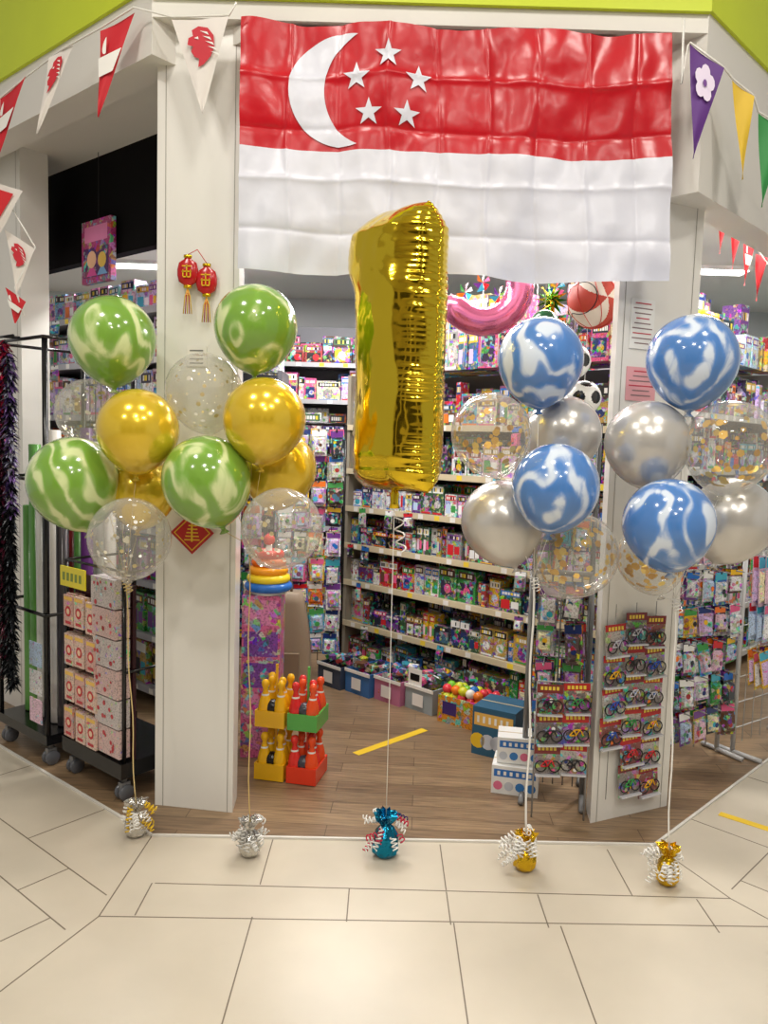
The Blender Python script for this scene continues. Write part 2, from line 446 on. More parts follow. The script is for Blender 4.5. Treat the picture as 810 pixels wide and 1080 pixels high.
# ---------------------------------------------------------------- flag
def fw(u, v):
    y = 0.010 * math.sin(u * 9 + 1.5 * v) * (v / .9) + 0.005 * math.sin(u * 23 + v * 7)
    y += .018 * noise.noise((u * 4.5, v * 4.5, .3)) + .009 * noise.noise((u * 13, v * 9, 3.1))
    for k in range(1, 9):
        uu = u - k * 0.178 - .008 * math.sin(v * 9 + k)
        y += 0.0085 * math.exp(-abs(uu) / 0.012) * (1 if k % 2 else -.8)
    for k in range(1, 5):
        vv = v - k * 0.185 - .008 * math.sin(u * 6 + k)
        y += 0.0085 * math.exp(-abs(vv) / 0.012) * (1 if k % 2 else -.8)
    y += 0.015 * math.exp(-((v - .9) ** 2) / .012) * math.sin(u * 16)
    return 2.902 - y
FX0, FZ1, FW_, FH = -0.565, 3.015, 1.55, 0.885
def fp(u, v, off=0.0):
    sagt = 0.022 * math.sin(u / FW_ * math.pi * 3) ** 2
    x = FX0 + u + 0.04 * (v / FH) * (u / FW_)
    return (x, fw(u, v) - off, FZ1 - v - sagt * (1 - v / FH) - .010 * math.sin(u * 7) * (v / FH) - .008 * (u / FW_))
mb = MB(); nu, nv = 260, 140
for half in (0, 1):
    vs = []; fs = []
    for j in range(nv // 2 + 1):
        v = FH * 0.5 * (half + j / (nv / 2.0))
        for i in range(nu + 1): vs.append(fp(FW_ * i / nu, v))
    for j in range(nv // 2):
        for i in range(nu):
            a = j * (nu + 1) + i; fs.append((a, a + nu + 1, a + nu + 2, a + 1))
    mb.add(vs, fs, WHITE, half, True)
vs = []; fs = []; K = 90; Rr = 14
oc = (.372, .232); orad = .197; ic = (.515, .232); irad = .213
t0 = math.acos(((ic[0] - oc[0]) ** 2 + orad ** 2 - irad ** 2) / (2 * (ic[0] - oc[0]) * orad))
t1 = math.acos(((ic[0] - oc[0]) ** 2 + irad ** 2 - orad ** 2) / (2 * (ic[0] - oc[0]) * irad))
for k in range(K + 1):
    ao = t0 + (2 * math.pi - 2 * t0) * k / K
    ai = (math.pi - t1) + (2 * t1) * k / K
    po = (oc[0] + orad * math.cos(ao), oc[1] - orad * math.sin(ao)); pi_ = (ic[0] + irad * math.cos(ai), ic[1] - irad * math.sin(ai))
    for r in range(Rr + 1):
        q = r / Rr
        vs.append(fp(po[0] * (1 - q) + pi_[0] * q, po[1] * (1 - q) + pi_[1] * q, .004))
for k in range(K):
    for r in range(Rr):
        a = k * (Rr + 1) + r; fs.append((a, a + 1, a + Rr + 2, a + Rr + 1))
mb.add(vs, fs, WHITE, 1, True)
for (su, sv) in ((.53, .115), (.417, .19), (.64, .19), (.462, .315), (.60, .318)):
    vs = [fp(su, sv, .006)]; RI = 6
    for q in range(1, RI + 1):
        for k in range(10):
            r = (.05 if k % 2 == 0 else .0195) * q / RI; a = math.pi / 2 + k * math.pi / 5
            vs.append(fp(su + r * math.cos(a), sv - r * math.sin(a), .006))
    fs = [(0, k + 1, (k + 1) % 10 + 1) for k in range(10)]
    for q in range(RI - 1):
        for k in range(10):
            l = (k + 1) % 10; fs.append((1 + q * 10 + k, 1 + (q + 1) * 10 + k, 1 + (q + 1) * 10 + l, 1 + q * 10 + l))
    mb.add(vs, fs, WHITE, 1, True)
mb.build('national_flag', [M_flagr, M_flagw])

# ---------------------------------------------------------------- balloons
def balloon_profile(r):
    pr = []
    for j in range(0, 25):
        t = math.pi * j / 25.0
        z = math.cos(t); rr = max(1e-4, math.sin(t))
        if t > math.pi / 2:
            q = (t - math.pi / 2) / (math.pi / 2); z *= 1 + .16 * q; rr *= 1 - .10 * q * q
        pr.append((rr * r, z * r))
    pr += [(.055 * r, -1.17 * r), (.05 * r, -1.21 * r), (.12 * r, -1.28 * r), (.02 * r, -1.27 * r)]
    return pr

def balloon(parent, pos, r, mat, knot, kind):
    pos = Vector(pos); down = Vector((0, 0, -1)); to = (Vector(knot) - pos).normalized()
    d = (down * .55 + to * .75).normalized()
    q = Vector((0, 0, -1)).rotation_difference(d)
    mb = MB(); mb.lathe(balloon_profile(r), WHITE, 0, 44)
    o = mb.build(kind, [mat])
    o.rotation_mode = 'QUATERNION'; o.rotation_quaternion = q; o.location = pos; o.parent = parent
    return pos + d * r * 1.25

def confetti(parent, pos, r, cols, n, s0=.006, s1=.012):
    mb = MB()
    for i in range(n):
        while True:
            v = Vector((R.gauss(0, 1), R.gauss(0, 1), R.gauss(-.3, .9)))
            if v.length > .1: break
        v.normalize(); a = v.orthogonal().normalized(); b = v.cross(a)
        p = v * r * .955; s = R.uniform(s0, s1)
        vs = [tuple(p + a * s * math.cos(k * math.pi / 3) + b * s * math.sin(k * math.pi / 3)) for k in range(6)]
        mb.add(vs, [tuple(range(6))], R.choice(cols), 0)
    mb.build('confetti', [M_confetti], loc=pos, parent=parent)
M_confetti = mat_plain('confetti_foil', None, 0.3, 0.3, var=0)

def helix(c, r, pitch, turns, axis=(0, 0, 1), n=14):
    ax = Vector(axis).normalized(); a = ax.orthogonal().normalized(); b = ax.cross(a)
    return [tuple(Vector(c) + ax * pitch * i / n + (a * math.cos(2 * math.pi * i / n) + b * math.sin(2 * math.pi * i / n)) * r) for i in range(int(turns * n))]

def weight(parent, x, y, cbody, ccurl, s=1.0, side=0.0, nc=18):
    mb = MB(); n = 20
    prof = [(.001, 0), (.030, 0), (.038, .012), (.040, .035), (.036, .062), (.024, .08), (.013, .092), (.022, .106), (.036, .13), (.028, .132), (.006, .10)]
    vs = []; fs = []
    for j, (r, z) in enumerate(prof):
        for i in range(n):
            a = 2 * math.pi * i / n; w = 1 + R.uniform(-.13, .13) * (1 if j > 1 else 0)
            if j >= 7: w *= 1 + .22 * (-1) ** i
            vs.append((r * s * w * math.cos(a), r * s * w * math.sin(a), z * s + (R.uniform(-.005, .005) if j > 1 else 0)))
    for j in range(len(prof) - 1):
        for i in range(n):
            k = (i + 1) % n; fs.append((j * n + i, j * n + k, (j + 1) * n + k, (j + 1) * n + i))
    mb.add(vs, fs, cbody, 0, False)
    for i in range(nc):
        a = R.uniform(0, 2 * math.pi); rr = R.uniform(.02, .045)
        c = (rr * math.cos(a) * s + side * .02, rr * math.sin(a) * s - .01, (.10 + R.uniform(-.045, .035)) * s)
        pts = helix(c, R.uniform(.006, .012), .014, R.uniform(2, 4.5), (math.cos(a) + side, math.sin(a), R.uniform(-2.2, .1)))
        pts = [(p[0], p[1], max(p[2], .004)) for p in pts]
        mb.tube(pts, .0026, R.choice(ccurl), 1, 5)
    mb.build('balloon_weight', [M_metalcol, M_gloss], loc=(x, y, 0), parent=parent)

GOLDC = C(224, 184, 44); SILC = C(205, 203, 198)
def bunch(wpos, knot, bl, strcol, wcol, curl, conf, sr=.0022, side=0.0, cn=60, cs=(.006, .012), nc=18):
    e = empty('balloon_bunch')
    wx, wy = wpos
    ends = []
    for (p, r, kind) in bl:
        mat = {'g': M_green, 'b': M_blue, 'y': M_gold, 's': M_silver, 'c': M_clear}[kind]
        ends.append(balloon(e, p, r, mat, knot, {'g': 'marble_balloon', 'b': 'marble_balloon', 'y': 'gold_balloon', 's': 'silver_balloon', 'c': 'clear_balloon'}[kind]))
        if kind == 'c': confetti(e, p, r, conf, cn, *cs)
    mb = MB()
    for q in ends: mb.tube([tuple(q), knot], .0011, strcol, 0, 5)
    K = Vector(knot); W = Vector((wx, wy, .10))
    mb.tube([tuple(K.lerp(W, t / 12) + Vector((.004 * math.sin(t * 1.1), 0, 0))) for t in range(13)], sr, strcol, 0, 6)
    mb.tube(helix(knot, .014, .012, 4, (.3, 0, -1)), .002, strcol, 0, 5)
    mb.build('ribbon', [M_gloss], parent=e)
    weight(e, wx, wy, wcol, curl, 1.0, side, nc)
    return e

GC = [C(225, 175, 40), C(240, 205, 90), C(205, 150, 30)]
bunch((-.905, 2.80), (-.945, 2.80, .975), [
    ((-1.009, 2.85, 1.856), .154, 'g'), ((-1.15, 3.0, 1.59), .13, 'c'), ((-.861, 2.68, 1.527), .140, 'y'),
    ((-1.114, 2.75, 1.335), .16, 'g'), ((-.905, 2.86, 1.30), .128, 'y'), ((-.883, 2.66, 1.150), .142, 'c')],
    C(214, 190, 130), SILC, [GOLDC, WHITE], [C(245, 242, 235), C(240, 232, 206), C(222, 200, 130)], side=.5, cn=90, cs=(.004, .009))
bunch((-.454, 2.685), (-.478, 2.72, 1.13), [
    ((-.470, 2.75, 1.90), .146, 'g'), ((-.662, 2.80, 1.673), .138, 'c'), ((-.419, 2.65, 1.575), .142, 'y'),
    ((-.395, 2.86, 1.40), .14, 'y'), ((-.615, 2.65, 1.361), .153, 'g'), ((-.346, 2.60, 1.208), .137, 'c')],
    C(204, 176, 110), SILC, [WHITE, SILC], [C(245, 242, 235), C(236, 230, 214), C(226, 204, 140)], cn=70, cs=(.004, .010))
bunch((.543, 2.645), (.534, 2.68, 1.05), [
    ((.536, 2.75, 1.813), .15, 'b'), ((.363, 2.68, 1.551), .139, 'c'), ((.655, 2.87, 1.561), .14, 's'),
    ((.427, 2.76, 1.239), .148, 's'), ((.564, 2.54, 1.379), .143, 'b'), ((.688, 2.72, 1.129), .150, 'c')],
    WHITE, GOLDC, [WHITE], GC, .004, side=-.8, cn=85, cs=(.007, .015), nc=28)
bunch((1.032, 2.58), (1.014, 2.62, 1.0), [
    ((1.031, 2.65, 1.818), .151, 'b'), ((1.157, 2.60, 1.532), .150, 'c'), ((.912, 2.70, 1.534), .146, 's'),
    ((.934, 2.51, 1.27), .148, 'b'), ((1.227, 2.70, 1.275), .146, 's'), ((.985, 2.80, 1.115), .125, 'c')],
    WHITE, GOLDC, [WHITE], GC, .003, side=-.7, cn=85, cs=(.007, .016), nc=28)

# foil number one
e = empty('number_one_foil_balloon')
mb = MB(); H1 = .945; n = 112; rows = 280
def sm(a, b, x):
    t = min(1, max(0, (x - a) / (b - a))); return t * t * (3 - 2 * t)
vs = []; fs = []
for j in range(rows + 1):
    q = j / rows; z = H1 * (0.5 - 0.5 * math.cos(math.pi * q)) * .35 + H1 * q * .65
    l = -.170 - .022 * (1 - sm(.02, .12, z)) - .055 * sm(.64, .76, z)
    r = .170 + .016 * (1 - sm(.02, .10, z))
    if z > .78:
        t = (z - .78) / (H1 - .78); l = -.225 + .12 * t ** 2.6; r = .170 - .015 * t ** 3
    capb = min(1, (max(z, 0) / .07)) ** .5; capt = min(1, max(0, H1 - z) / .085) ** .5
    w = (r - l) / 2; c = (r + l) / 2
    T = .135 * capb * capt * (1 - .14 * math.exp(-((z - .075) / .03) ** 2)); w *= (.78 + .22 * capb) * (.66 + .34 * capt)
    for i in range(n):
        a = 2 * math.pi * i / n
        ca, sa = math.cos(a), math.sin(a)
        seam = abs(ca) ** 6
        ph = 2.0 if ca > 0 else 0.0
        amp = .0026 + .006 * max(0, noise.noise((z * 7, ph, 5)) + .2)
        ripple = math.sin(z * 250 + 14 * noise.noise((z * 8, ph, 0))) * amp * seam
        dent = .010 * noise.noise((ca * 1.8, sa * 1.8, z * 4)) * (1 - seam) + .004 * noise.noise((ca * 4, sa * 4, z * 11))
        x = c + w * ca + math.copysign(ripple * .4, ca)
        y = T * math.copysign(abs(sa) ** 1.0, sa) + (ripple * 1.0 + dent) * (1 if sa > 0 else -1)
        vs.append((x, y, z + .006 * noise.noise((a, 0, 0))))
for j in range(rows):
    for i in range(n):
        k = (i + 1) % n; fs.append((j * n + i, j * n + k, (j + 1) * n + k, (j + 1) * n + i))
fs.append(tuple(range(n - 1, -1, -1))); fs.append(tuple(rows * n + i for i in range(n)))
mb.add(vs, fs, WHITE, 0, True)
for sgn in (0, n // 2):
    pts = [vs[j * n + sgn] for j in range(0, rows + 1)]
    mb.tube(pts, .0035, WHITE, 0, 4)
mb.build('foil_body', [M_foil], loc=(.038, 2.66, 1.345), rz=math.radians(-46), parent=e)
mb = MB()
mb.lathe([(.004, .03), (.010, .015), (.016, 0), (.014, -.03), (.02, -.05), (.004, -.05)], C(235, 170, 30), 1, 12, .035, 2.66, 1.332)
mb.tube([(.035, 2.66, 1.31), (.038, 2.68, .8), (.041, 2.712, .10)], .0016, WHITE, 0, 6)
mb.tube(helix((.05, 2.66, 1.26), .016, .045, 3.0, (.12, 0, -1)), .0026, WHITE, 0, 5)
mb.build('ribbon', [M_gloss, M_foil], parent=e)
weight(e, .041, 2.712, C(30, 130, 165), [C(60, 40, 90), C(190, 40, 70), WHITE, C(110, 30, 50)], 1.2)

# ---------------------------------------------------------------- bunting
M_cloth = mat_plain('bunting_cloth', None, 0.6, var=.04)
def bunting(tris, line):
    mb = MB()
    mb.tube(line, .004, WHITE, 0, 5)
    for (a, b, t, col, deco) in tris:
        a, b, t = Vector(a), Vector(b), Vector(t)
        K = 8; vs = []; fs = []
        for j in range(K + 1):
            q = j / K; l = a.lerp(t, q); r = b.lerp(t, q)
            for i in range(K + 1):
                p = l.lerp(r, i / K); p.y += .006 * math.sin(q * 5 + i * .5)
                vs.append(tuple(p))
        for j in range(K):
            for i in range(K):
                k = j * (K + 1) + i; fs.append((k, k + K + 1, k + K + 2, k + 1))
        mb.add(vs, fs, col, 1, True)
        m = (a + b) / 2; W = (b - a).length; dn = (t - m)
        ux = (b - a).normalized()
        def P(u, v, o=.012): return tuple(m + ux * u * W + dn * v + Vector((0, -o, 0)))
        if deco == 'lion':
            red = C(196, 34, 50)
            mb.add([P(-.02, .10), P(.14, .12), P(.24, .20), P(.25, .32), P(.18, .42), P(.06, .50), P(-.04, .53), P(-.02, .44), P(-.10, .42), P(-.16, .36), P(-.12, .31), P(-.22, .29), P(-.20, .22), P(-.12, .20), P(-.14, .14)], [tuple(range(15))], red, 1)
            for k in range(5):
                u0 = .0 + k * .045; v0 = .15 + k * .055
                mb.add([P(u0, v0, .014), P(u0 + .13, v0 + .015, .014), P(u0 + .16, v0 + .05, .014), P(u0 + .10, v0 + .03, .014)], [(0, 1, 2, 3)], WHITE, 1)
            mb.add([P(-.10, .225, .014), P(-.03, .21, .014), P(-.02, .24, .014)], [(0, 1, 2)], WHITE, 1)
        elif deco == 'moon':
            mb.add([P(-.16 + .11 * math.cos(x), .22 + .10 * math.sin(x)) for x in [math.pi * .4 + k * .3 for k in range(11)]], [tuple(range(11))], WHITE, 1)
            mb.add([P(-.33, .34), P(.33, .34), P(.2, .56), P(-.2, .56)], [(0, 3, 2, 1)], WHITE, 1)
        elif deco == 'orchid':
            for k in range(5):
                an = k * 2 * math.pi / 5 + math.pi / 2
                cx, cy = .16 * math.cos(an), .27 - .10 * math.sin(an)
                mb.add([P(cx + .13 * math.cos(s * math.pi / 5), cy + .075 * math.sin(s * math.pi / 5), .012 + k * .0006) for s in range(10)], [tuple(range(10))], C(226, 214, 236), 1)
            mb.add([P(.06 * math.cos(s * math.pi / 4), .28 + .035 * math.sin(s * math.pi / 4), .018) for s in range(8)], [tuple(range(8))], C(110, 60, 140), 1)
        elif deco == 'tri':
            mb.add([P(-.3, .12), P(.25, .12), P(-.05, .7)], [(0, 2, 1)], C(205, 35, 45), 1)
    return mb.build('bunting', [M_gloss, M_cloth])
RED = C(196, 26, 40)
bunting([((-.811, 2.89, 2.99), (-.600, 2.86, 2.99), (-.696, 2.88, 2.67), C(226, 220, 214), 'lion'),
         ((-1.10, 2.98, 2.99), (-.961, 2.95, 3.04), (-1.105, 2.97, 2.68), RED, 'moon'),
         ((-1.352, 3.12, 2.955), (-1.23, 3.08, 3.0), (-1.40, 3.12, 2.67), C(226, 220, 214), 'lion'),
         ((-1.64, 3.32, 2.88), (-1.50, 3.25, 2.94), (-1.66, 3.30, 2.60), RED, 'moon')],
        [(-1.8, 3.4, 2.83), (-1.64, 3.32, 2.885), (-1.5, 3.25, 2.94), (-1.29, 3.1, 2.98), (-1.1, 2.98, 3.0), (-.96, 2.93, 3.05), (-.81, 2.89, 3.0), (-.60, 2.86, 2.995), (-.57, 2.84, 3.03)])
bunting([((1.03, 2.85, 2.94), (1.155, 2.85, 2.86), (1.067, 2.85, 2.55), C(92, 44, 128), 'orchid'),
         ((1.208, 2.9, 2.845), (1.29, 2.9, 2.79), (1.27, 2.9, 2.50), C(220, 184, 50), None),
         ((1.333, 2.95, 2.755), (1.44, 2.95, 2.70), (1.37, 2.95, 2.42), C(50, 140, 70), None)],
        [(1.0, 2.84, 3.02), (1.005, 2.84, 2.8), (1.02, 2.84, 2.93), (1.03, 2.85, 2.945), (1.155, 2.85, 2.865), (1.21, 2.9, 2.85), (1.29, 2.9, 2.795), (1.333, 2.95, 2.76), (1.44, 2.95, 2.705), (1.6, 3.1, 2.66)])
bunting([((-1.66, 3.30, 2.54), (-1.53, 3.28, 2.50), (-1.65, 3.30, 2.32), C(226, 220, 214), 'tri'),
         ((-1.64, 3.34, 2.36), (-1.51, 3.34, 2.28), (-1.59, 3.34, 2.10), C(226, 220, 214), 'lion'),
         ((-1.64, 3.34, 2.12), (-1.55, 3.34, 2.06), (-1.6, 3.34, 1.97), RED, 'moon')],
        [(-1.8, 3.45, 2.9), (-1.66, 3.30, 2.55), (-1.51, 3.34, 2.29), (-1.6, 3.34, 2.12), (-1.56, 3.34, 2.0)])
tr = []
for k in range(4):
    x = 1.62 + k * .09; z = 2.74 - k * .065; y = 3.95 + k * .05
    tr.append(((x, y, z), (x + .06, y, z - .02), (x + .02, y, z - .24), RED, 'tri' if k % 2 else 'moon'))
bunting(tr, [(1.55, 3.9, 2.78), (1.72, 3.98, 2.69), (1.95, 4.1, 2.5), (2.05, 4.2, 2.46)])

# ---------------------------------------------------------------- column decorations
mb = MB()
for (x, z) in ((-.772, 2.13), (-.700, 2.10)):
    y = 2.998
    mb.lathe([(.012, .058), (.014, .048), (.034, .035), (.040, .010), (.040, -.012), (.034, -.036), (.014, -.048), (.012, -.055)], C(178, 24, 28), 0, 16, x, y - .012, z, sy=.35)
    mb.lathe([(.002, .066), (.016, .064), (.016, .054), (.002, .052)], GOLDC, 1, 12, x, y - .012, z, sy=.5)
    mb.lathe([(.002, -.046), (.016, -.048), (.016, -.058), (.002, -.06)], GOLDC, 1, 12, x, y - .012, z, sy=.5)
    for (a0, a1, b0, b1) in ((-.018, .018, .018, .022), (-.018, .018, -.002, .002), (-.014, .014, -.022, -.018), (-.002, .002, -.022, .026), (-.016, -.012, -.018, .006), (.012, .016, -.018, .006)):
        mb.fq(x + a0, x + a1, z + b0, z + b1, y - .0285, GOLDC, 0)
    for k in range(5):
        dx = (k - 2) * .005
        mb.tube([(x, y - .012, z - .06), (x + dx, y - .012, z - .09), (x + dx * 1.6, y - .012, z - .155)], .002, C(175, 30, 30) if k % 2 else GOLDC, 0, 4)
    mb.tube([(x, y - .012, z + .065), (-.736, y - .012, 2.215)], .0015, C(190, 30, 30), 0, 4)
mb.build('lantern_wall_ornament', [M_gloss, M_metalcol])
mb = MB()
x, z, y = -.747, 1.135, 2.985; s = .085
mb.add([(x - s, y, z), (x, y, z - s), (x + s, y, z), (x, y, z + s), (x - s, y + .004, z), (x, y + .004, z - s), (x + s, y + .004, z), (x, y + .004, z + s)], [(0, 1, 2, 3), (0, 4, 5, 1), (1, 5, 6, 2), (2, 6, 7, 3), (3, 7, 4, 0)], C(170, 22, 24), 0)
for s2, c in ((.072, GOLDC), (.066, C(170, 22, 24))):
    y -= .001
    mb.add([(x - s2, y, z), (x, y, z - s2), (x + s2, y, z), (x, y, z + s2)], [(0, 1, 2, 3)], c, 0)
for k in range(5): mb.fq(x - .03 + .004 * k, x + .03 - .003 * k, z - .03 + k * .014, z - .025 + k * .014, y - .001, GOLDC, 0)
mb.fq(x - .004, x + .003, z - .035, z + .036, y - .0015, GOLDC, 0)
mb.build('lucky_paper_sign', [M_col])
def on_face(u, z0, z1, w, col, lines, name, off=.004):
    a = Vector((.87, 2.99)); b = Vector((1.244, 3.165)); d = (b - a).normalized(); nrm = Vector((d.y, -d.x))
    mb = MB(); ang = math.atan2(d.y, d.x)
    mb.box(-w / 2, w / 2, 0, .002, z0, z1, col, 0)
    h = z1 - z0
    for k in range(lines):
        q = R.uniform(.5, .85) * w / 2
        zz = z1 - h * (k + 1) / (lines + 1)
        mb.fq(-q, q, zz, zz + h * .22 / lines, -.0006, C(140, 116, 116) if k % 3 else C(190, 60, 76), 0)
    p = a + d * u + nrm * off
    mb.build(name, [M_col], loc=(p.x, p.y, 0), rz=ang)
on_face(.12, 1.90, 2.09, .12, C(232, 232, 228), 9, 'paper_notice')
on_face(.13, 1.70, 1.83, .15, C(222, 160, 166), 6, 'paper_notice')
mb = MB(); mb.box(-.04, .04, 0, .002, 1.78, 1.86, C(228, 225, 219), 0)
for k in range(4): mb.fq(-.03, .025, 1.79 + k * .016, 1.795 + k * .016, -.0006, C(110, 110, 110), 0)
mb.build('paper_notice', [M_col], loc=(-.74, 3.01, 0), rz=math.radians(-8.5))

# ---------------------------------------------------------------- shelving
def shelf_unit(name, loc, rz, L, H, D, zs, lip, frame, back, hfrac=(.55, .9), w=(.06, .13), pals=None, top=False, light=False, mat=None, toph=(.12, .32)):
    mb = MB()
    mb.box(0, L, D - .02, D, .0, H, back, 0)
    for x in (.015, L - .015):
        mb.box(x - .015, x + .015, .0, D - .021, 0, H, frame, 0)
    for z in zs:
        mb.box(0.031, L - 0.031, .002, D - .021, z - .02, z, frame, 0)
        mb.box(0.0, L, -.012, -0.001, z - .03, z + .006, lip, 0)
        x = .1
        while x < L - .1:
            mb.fq(x, x + .04, z - .026, z + .003, -.0128, WHITE if R.random() < .7 else C(240, 210, 60), 0); x += R.uniform(.12, .3)
    o = mb.build(name, [M_col], loc=loc, rz=rz)
    st = MB(); zz = list(zs) + [H]
    for i in range(len(zs)):
        gap = zz[i + 1] - zz[i] - .035
        if gap < .06: continue
        pal = pals[i % len(pals)] if pals else DARKP
        for yy, hf in ((.035, 0), (.16, .14)):
            if yy + .1 < D: stock_row(st, .035, L - .035, yy, zs[i] + .0006, gap * (hfrac[0] + hf), gap * min(.98, hfrac[1] + hf), w[0], w[1], .08, pal)
        x = .05
        while x < L - .2:
            ww = R.uniform(.05, .12)
            if R.random() < .6:
                h0 = gap * hfrac[0] * .9
                st.box(x, x + ww, .05, .13, zs[i] + h0, zs[i] + h0 + R.uniform(.015, .04), R.choice(pal), 0)
            if R.random() < .2:
                hangpack(st, x + .03, -.016, zs[i] + .0, R.uniform(.05, .08), min(gap, R.uniform(.08, .13)), BRIGHT + DARKP)
            x += ww + R.uniform(0, .06)
    if top:
        stock_row(st, .03, L - .03, .03, H + .001, toph[0], toph[1], .06, .17, .12, BRIGHT + PALE + DARKP)
        stock_row(st, .03, L - .03, .20, H + .001, toph[0] * 1.6, toph[1] * 1.5, .08, .2, .14, BRIGHT + DARKP)
    st.build('stock', [mat or (M_printw if light else M_print), M_col], parent=o)
    return o

GA = math.radians(-44)
shelf_unit('toy_shelf', (-.265, 5.18, 0), GA, 2.05, 1.95, .42, [.06, .30, .58, .83, 1.08, 1.33, 1.62], CREAM, C(150, 142, 126), C(52, 48, 46), w=(.035, .15), hfrac=(.42, .93), mat=M_prints,
           pals=[BRIGHT + DARKP, DARKP + BRIGHT[:4], DARKP + BRIGHT, DARKP, DARKP + BRIGHT + PALE, PALE + DARKP, PALE + BRIGHT + DARKP], top=True)
shelf_unit('toy_shelf', (-2.2, 6.4, 0), 0, 4.6, 2.5, .42, [.1, .45, .8, 1.15, 1.5, 1.85, 2.15], C(170, 170, 174), C(150, 150, 155), C(110, 110, 116), w=(.05, .22), hfrac=(.45, .95), pals=[BRIGHT + DARKP, BRIGHT + PALE, DARKP, PALE + BRIGHT + DARKP], top=False)
shelf_unit('toy_shelf', (-1.75, 5.5, 0), 0, 1.0, 2.0, .4, [.1, .4, .7, 1.0, 1.3, 1.6], C(170, 40, 40), C(90, 90, 95), C(90, 90, 95), w=(.05, .16), pals=[BRIGHT, DARKP, PALE + DARKP], top=True)
x, y, _ = FL(-2.7, .82)
shelf_unit('stationery_shelf', (x, y, 0), LA, 1.75, 2.42, .4, [.1, .4, .7, 1.0, 1.3, 1.62, 1.93, 2.2], C(170, 170, 178), C(150, 150, 158), C(120, 122, 132), w=(.08, .17), hfrac=(.72, .96),
           pals=[DARKP, BRIGHT, [C(110, 50, 140), C(150, 70, 160), C(60, 130, 70)], [C(150, 50, 120), C(90, 60, 150), WHITE], BRIGHT + DARKP, PALE, PALE + [C(230, 110, 170), C(200, 220, 235)], PALE + [C(120, 170, 210), C(230, 150, 190)]])
x, y, _ = FR(1.35, .75)
shelf_unit('toy_shelf', (x, y, 0), RA, 2.0, 2.1, .4, [.1, .45, .8, 1.1, 1.4, 1.75], C(190, 190, 185), C(170, 170, 166), C(120, 120, 118), w=(.04, .16), hfrac=(.45, .93), pals=[PALE + DARKP, PALE + BRIGHT, BRIGHT + DARKP, [C(30, 70, 60), C(60, 60, 120), C(170, 120, 70), BLACK], DARKP + BRIGHT], top=True)

mb = MB()
x, y, _ = FL(-1.36, .57)
mb.box(-.14, .14, 0, .03, 2.30, 2.62, C(176, 56, 120), 0)
mb.fq(-.12, .12, 2.33, 2.48, -.001, C(80, 30, 100), 0)
mb.fq(-.11, .11, 2.51, 2.59, -.001, C(225, 130, 180), 1)
mb.disc(-.04, 2.42, .045, -.002, C(236, 186, 150), 1); mb.disc(.06, 2.41, .04, -.002, C(236, 196, 90), 1)
mb.add([(-.09, -.0015, 2.335), (.01, -.0015, 2.335), (-.04, -.0015, 2.40)], [(0, 1, 2)], C(220, 80, 160), 1)
mb.add([(.01, -.0015, 2.335), (.11, -.0015, 2.335), (.06, -.0015, 2.39)], [(0, 1, 2)], C(120, 170, 220), 1)
mb.tube([(0, .015, 2.62), (0, .015, 2.96)], .002, BLACK, 1, 4)
mb.build('doll_poster_box', [M_print, M_col], loc=(x, y, 0), rz=LA)

def peg_rack(name, loc, rz, w, h, z0, pw, ph, pal, frame=BLACK, layers=3, mat=None):
    mb = MB()
    for x in (0, w): mb.tube([(x, .03, 0), (x, .03, h)], .012, frame, 1, 8)
    mb.tube([(0, .03, h), (w, .03, h)], .012, frame, 1, 8)
    nzz = int(h / .12)
    for k in range(1, nzz): mb.tube([(0, .03, k * h / nzz), (w, .03, k * h / nzz)], .003, frame, 1, 5)
    for k in range(1, 6): mb.tube([(w * k / 6, .03, .05), (w * k / 6, .03, h)], .003, frame, 1, 5)
    for x in (0, w): mb.tube([(x, -.12, .014), (x, .12, .014)], .012, frame, 1, 8)
    o = mb.build(name, [M_print, M_gloss], loc=loc, rz=rz)
    st = MB(); hang_grid(st, .01, w - .01, z0, h - .03, .015, pw, ph, pal, layers)
    st.build('hanging_packs', [mat or M_prints, M_gloss], parent=o)
    return o
peg_rack('peg_rack', (-.70, 4.90, 0), math.radians(4), .44, 1.62, .12, .10, .16, DARKP + BRIGHT + PALE)
peg_rack('peg_rack', (-1.00, 4.78, 0), math.radians(-6), .26, 1.75, .5, .12, .19, BRIGHT + DARKP)
peg_rack('peg_rack', (.64, 3.24, 0), math.radians(-14), .25, .98, .30, .085, .15, [C(60, 60, 70), C(170, 175, 180), C(130, 130, 136), C(90, 70, 70), C(200, 195, 190)], C(120, 120, 120), 4)
peg_rack('peg_rack', (.70, 3.52, 0), math.radians(-20), .26, 1.62, .95, .065, .12, BRIGHT + DARKP, C(90, 90, 90), 4)
x, y, _ = FR(.62, .34)
peg_rack('peg_rack', (x, y, 0), math.radians(28), .52, 1.15, .12, .09, .15, BRIGHT + PALE + DARKP, C(190, 190, 190), 3)
x, y, _ = FR(1.15, .12)
peg_rack('peg_rack', (x, y, 0), math.radians(35), .5, 1.05, .3, .10, .22, PALE + [C(200, 190, 170)] + BRIGHT[:3], C(190, 190, 190), 3, M_printw)

